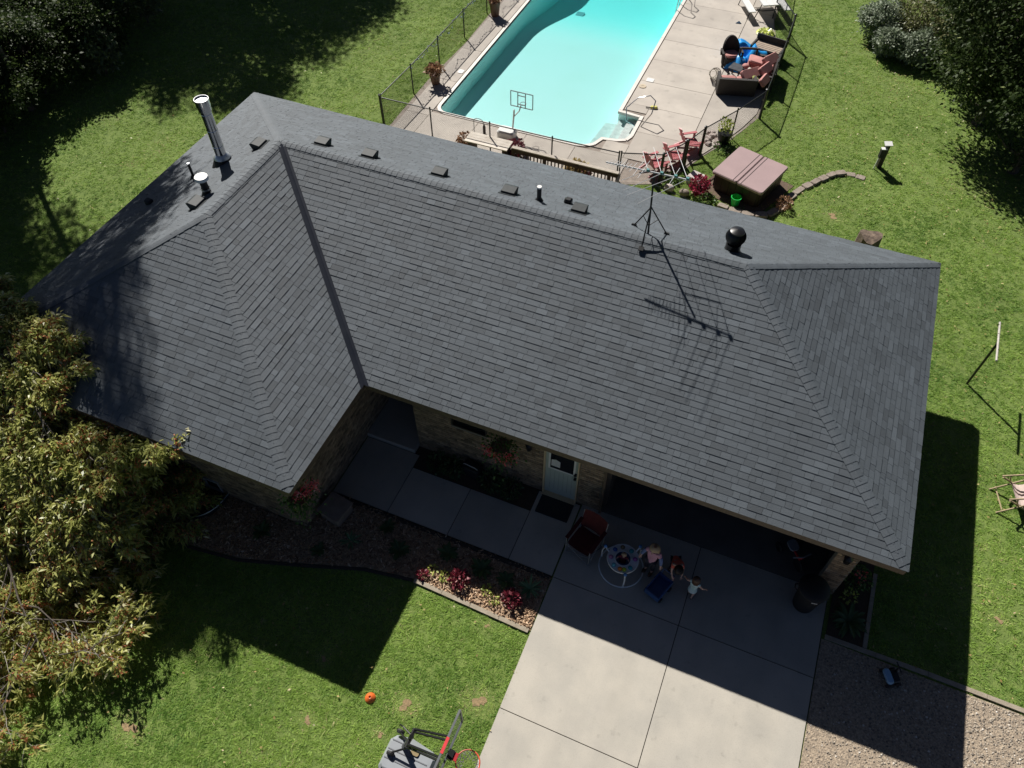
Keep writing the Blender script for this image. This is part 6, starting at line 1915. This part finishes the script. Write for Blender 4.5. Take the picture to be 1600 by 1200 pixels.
MB().tube([(0.18, 0.02, 1.44), (-0.02, 0.1, 1.36), (-0.1, 0.12, 1.3)], 0.014, 6).build('lift_handle', M_BLACK, bh, world=False)
pc = bpy.data.materials.new('clear_polycarbonate')
pc.use_nodes = True
N, Lk = pc.node_tree.nodes, pc.node_tree.links
tr = N.new('ShaderNodeBsdfTransparent'); tr.inputs[0].default_value = (0.9, 0.91, 0.91, 1)
ms = N.new('ShaderNodeMixShader'); ms.inputs[0].default_value = 0.14
N['Principled BSDF'].inputs['Base Color'].default_value = (0.4, 0.42, 0.43, 1); N['Principled BSDF'].inputs['Roughness'].default_value = 0.15
Lk.new(tr.outputs[0], ms.inputs[1]); Lk.new(N['Principled BSDF'].outputs[0], ms.inputs[2]); Lk.new(ms.outputs[0], N['Material Output'].inputs['Surface'])
BX, BZ0, BZ1, BW = 0.86, 1.3, 1.98, 0.58
bd = MB().box((BX, 0, (BZ0 + BZ1) / 2), (0.012, BW * 2, BZ1 - BZ0)).build('backboard', pc, bh, world=False)
fb = MB()
for c, sz in (((BX, 0, BZ0), (0.035, BW * 2, 0.03)), ((BX, 0, BZ1), (0.035, BW * 2, 0.03)), ((BX, BW, (BZ0 + BZ1) / 2), (0.035, 0.03, BZ1 - BZ0 - 0.03)), ((BX, -BW, (BZ0 + BZ1) / 2), (0.035, 0.03, BZ1 - BZ0 - 0.03))):
    fb.box(c, sz)
fb.build('backboard_edge', mat('edge_grey', (0.13, 0.14, 0.15), rough=0.4), bd, world=False)
MB().box((BX + 0.006, 0, BZ1 + 0.004), (0.05, 0.26, 0.03)).build('top_pad', mat('rim_red', (0.72, 0.04, 0.05), rough=0.4), bd, world=False)
MB().box((BX + 0.07, 0, BZ0 + 0.12), (0.1, 0.16, 0.1)).build('rim_mount', M_BLACK, bh, world=False)
MB().box((BX + 0.14, 0, BZ0 + 0.13), (0.1, 0.13, 0.03)).build('rim_plate', MATS['rim_red'], bh, world=False)
rx = BX + 0.38
MB().tube([(rx + 0.2 * math.cos(t), 0.2 * math.sin(t), BZ0 + 0.13) for t in np.linspace(0, 2 * PI, 29)], 0.011, 7).build('rim', mat('rim_orange', (0.78, 0.10, 0.05), rough=0.4), bh, world=False, smooth=True)
nt_ = MB()
for k in range(12):
    for sg in (1, -1):
        P = []
        for q in range(5):
            t = q / 4
            a = 2 * PI * (k + sg * t * 1.6) / 12
            rr_ = 0.195 - 0.085 * t
            P.append((rx + rr_ * math.cos(a), rr_ * math.sin(a), BZ0 + 0.125 - 0.3 * t))
        nt_.tube(P, 0.006, 4)
nt_.build('net', mat('net_white', (0.72, 0.72, 0.68), rough=0.9), bh, world=False)

# window well, planter and hose by the walls
ww = thing('window_well', 'dark corrugated window well with a pale rim round the basement window', 'window well', (5.1, -2.27, 0))
V, F = [], []
arc = [(0.62 * math.cos(t), -0.85 * math.sin(t) ** 0.8) for t in np.linspace(0.0, PI, 17)]
for x, y in arc:
    V += [(x, y, -0.0), (x, y, 0.16), (x * 0.96, y * 0.96, 0.16), (x * 0.96, y * 0.96, 0.0)]
for i in range(16):
    for q in range(3):
        F.append((4 * i + q, 4 * i + 4 + q, 4 * i + 5 + q, 4 * i + 1 + q))
MB().add(V, F).build('well_wall', M_BLACKM, ww, world=False)
MB().tube([(x, y, 0.165) for x, y in arc], 0.014, 6).build('rim', M_GALV, ww, world=False)
MB().add([(x * 0.95, y * 0.95, 0.052) for x, y in arc], [tuple(range(17))[::-1]]).build('well_floor', M_SOIL, ww, world=False)
pb = thing('planter_box', 'square brown planter box with a flat top at the corner of the house', 'planter', (8.2, -1.72, 0.02), -0.15)
MB().rbox((0, 0, 0.16), (0.52, 0.5, 0.3), 0.03, top=0.02).build('box', mat('brown_stone', (0.26, 0.2, 0.16), rough=0.9, scale=6), pb, world=False)
MB().rbox((0, 0, 0.325), (0.58, 0.56, 0.03), 0.03).build('top_slab', mat('brown_slab', (0.30, 0.235, 0.19), rough=0.9, scale=6), pb, world=False)
hr = thing('hose_reel', 'dark hose reel box with a pale handle against the brick wall', 'hose reel', (10.55, 0.4, 0.02), -0.1)
MB().rbox((0, 0, 0.17), (0.44, 0.26, 0.32), 0.05, top=0.03).build('box', M_BLACKM, hr, world=False)
MB().tube([(-0.2, -0.05, 0.33), (-0.16, -0.07, 0.4), (0.12, -0.07, 0.4), (0.16, -0.05, 0.33)], 0.012, 6).build('handle', mat('pale_handle', (0.6, 0.58, 0.52)), hr, world=False)

# hanging baskets
M_REDFL = leafmat('red_flower', (0.95, 0.06, 0.10), (1.0, 0.36, 0.38), transl=0.35, c2=(1.0, 0.75, 0.7))
def basket(label, loc, clumps, seed):
    hb = thing('hanging_basket', label, 'hanging basket', loc)
    MB().lathe([(0.001, -0.16), (0.12, -0.14), (0.19, -0.02), (0.2, 0.0), (0.17, 0.0), (0.001, -0.02)], 16, close=False).build('bowl', M_TERRA, hb, world=False, smooth=True)
    top = HE - 0.17 - loc[2]
    for k in range(3):
        a = k * 2.1
        MB().tube([(0.19 * math.cos(a), 0.19 * math.sin(a), 0), (0, 0, top)], 0.005, 4).build('chain', M_BLACKM, hb, world=False)
    rs = np.random.RandomState(seed)
    n = 520
    P = rs.normal(0, 1, (n, 3)) * np.array([0.17, 0.17, 0.14]) + np.array([0, 0, -0.02])
    P[n // 2:, 2] -= np.abs(rs.normal(0, 0.2, n - n // 2))
    L = rs.uniform(0.04, 0.09, n)
    V, F, T = leaves(P, P * np.array([1, 1, 0.5]) + rs.normal(0, 0.1, (n, 3)), L, L * 0.33, 0.3, rs.uniform(0, 1, n))
    npmesh('foliage', V, F, T, M_GREENL, hb, off=(0, 0, 0))
    for c in clumps:
        n = 90
        P = rs.normal(0, 1, (n, 3)) * np.array([0.075, 0.05, 0.05]) + np.array(c)
        L = rs.uniform(0.03, 0.06, n)
        V, F, T = leaves(P, rs.normal(0, 1, (n, 3)), L, L * 0.4, 0.1, rs.uniform(0, 1, n))
        npmesh('blossom', V, F, T, M_REDFL, hb, off=(0, 0, 0))
    return hb
basket('hanging basket with two bunches of red flowers between the strip window and the lantern', (11.38, 0.2, 1.95), ((-0.24, -0.1, -0.16), (-0.1, -0.2, -0.06), (0.14, -0.12, -0.32), (0.22, -0.05, -0.2)), 1)
basket('hanging basket with red flowers at the wing corner of the house', (8.1, -2.42, 1.85), ((0.13, 0.12, 0.12), (0.2, 0.3, 0.16), (0.0, 0.0, 0.14)), 2)

# planting in the mulch bed and along the walls
G_P = 'plants in the mulch beds'
for (x, y, sd_, lab) in ((11.38, -2.12, 31, 'burgundy leaved plant in the sunlit mulch, farther from the driveway'), (12.57, -2.1, 32, 'burgundy leaved plant in the sunlit mulch nearest the driveway'), (10.62, -2.3, 33, 'small burgundy sprig at the tip of the sunlit mulch')):
    h = 0.21 if sd_ != 33 else 0.10
    bushy('burgundy_plant', lab, 'plant', (x, y, 0.02), M_BURG, h * 0.85, h * 1.3, 190 if sd_ != 33 else 60, 0.085, G_P, sd_)
for (x, y, sd_, lab) in ((10.75, -2.1, 41, 'pale green seedling clump at the shadow edge of the sunlit mulch tip'), (11.05, -2.16, 42, 'pale green seedling clump left of the first burgundy plant'), (12.0, -2.08, 43, 'lime green seedling left of the burgundy plant near the driveway'), (12.2, -2.22, 44, 'lime green seedling clump in the middle of the sunlit mulch')):
    bushy('seedling', lab, 'plant', (x, y, 0.02), M_LIME, 0.1, 0.12, 46, 0.06, G_P, sd_)
plant('spiky_plant', 'spiky pale leaved plant alone in the shaded mulch', 'plant', (8.82, -2.2, 0.02), M_SPIKE, 14, 0.3, 0.045, 0.7, G_P, 0.35, 51, each=True)
plant('spiky_plant', 'spiky variegated plant in the shaded mulch corner beside the driveway', 'plant', (12.82, -1.72, 0.02), M_SPIKE, 20, 0.3, 0.05, 0.8, G_P, 0.45, 52, each=True)
for (x, y, n, L, sd_, lab) in ((11.72, -1.72, 22, 0.32, 53, 'dark green hosta in the middle of the shaded mulch'), (12.3, -1.75, 16, 0.24, 54, 'dark bronze green clump between the hosta and the spiky plant'), (10.9, -1.65, 16, 0.26, 55, 'dark leafy clump in the shaded mulch behind the sunlit tip'), (9.9, -2.0, 18, 0.28, 56, 'dark leafy clump midway along the shaded bed'), (9.4, -1.6, 14, 0.22, 57, 'low dark clump along the walkway side of the bed'), (6.9, -2.75, 18, 0.26, 58, 'low clump in front of the wing wall'), (8.3, -2.65, 14, 0.2, 59, 'low clump by the lawn side of the bed below the house corner')):
    plant('hosta', lab, 'plant', (x, y, 0.02), M_HOSTA, n, L, 0.09, 0.8, G_P, 0.5, sd_)
for i, (x, lab) in enumerate(((9.75, 'dark bush against the brick wall next to the entry'), (10.15, 'dark bush between the entry bush and the hose reel'), (11.05, 'dark bush under the left bunch of red flowers'), (11.55, 'dark bush under the lantern'))):
    bushy('wall_shrub', lab, 'shrub', (x, 0.25, 0.02), M_HOSTA, 0.27, 0.42, 260, 0.07, 'dark bushes along the brick wall', 61 + i)
plant('hosta', 'large arching hosta at the end of the brick pillar beside the gravel', 'plant', (19.02, 0.12, 0.02), M_HOSTA, 44, 0.42, 0.085, 0.75, G_P, 0.55, 71, each=True)
bushy('flowering_plant', 'red flowering plant in the side bed behind the large hosta', 'plant', (19.05, 1.0, 0.02), M_REDFL, 0.12, 0.3, 40, 0.05, G_P, 72, 0.25)
bushy('side_shrub', 'dark shrub under the red flowers in the side bed', 'shrub', (19.02, 1.05, 0.02), M_GREENL, 0.3, 0.45, 300, 0.07, G_P, 73)
bushy('side_shrub', 'yellow green plant beside the pillar in the side bed', 'shrub', (18.95, 0.62, 0.02), M_LIME, 0.14, 0.28, 70, 0.07, G_P, 74)
# things standing in the garage shade
tk_ = thing('tricycle', 'red and grey tricycle in the dark garage behind the pillar', 'tricycle', (17.7, 1.1, 0.035), 0.6)
MB().tube([(0, 0.2, 0.16), (0, 0.0, 0.3), (0, -0.22, 0.34), (0, -0.26, 0.52)], 0.025, 7).build('frame', MATS['rim_red'], tk_, world=False)
MB().rbox((0, 0.1, 0.36), (0.2, 0.24, 0.05), 0.06).build('seat', M_GREYB, tk_, world=False)
MB().tube([(-0.2, -0.22, 0.52), (0, -0.27, 0.54), (0.2, -0.22, 0.52)], 0.016, 6).build('handlebar', M_GREYB, tk_, world=False)
for x, y, rr_ in ((0, -0.26, 0.17), (-0.2, 0.22, 0.12), (0.2, 0.22, 0.12)):
    MB().lathe([(0.001, -0.02), (rr_ * 0.9, -0.02), (rr_, 0), (rr_ * 0.9, 0.02), (0.001, 0.02)], 16, c=(x, y, rr_), m=Matrix.Rotation(PI / 2, 3, 'Y'), close=False).build('wheel', M_BLACKM, tk_, world=False)
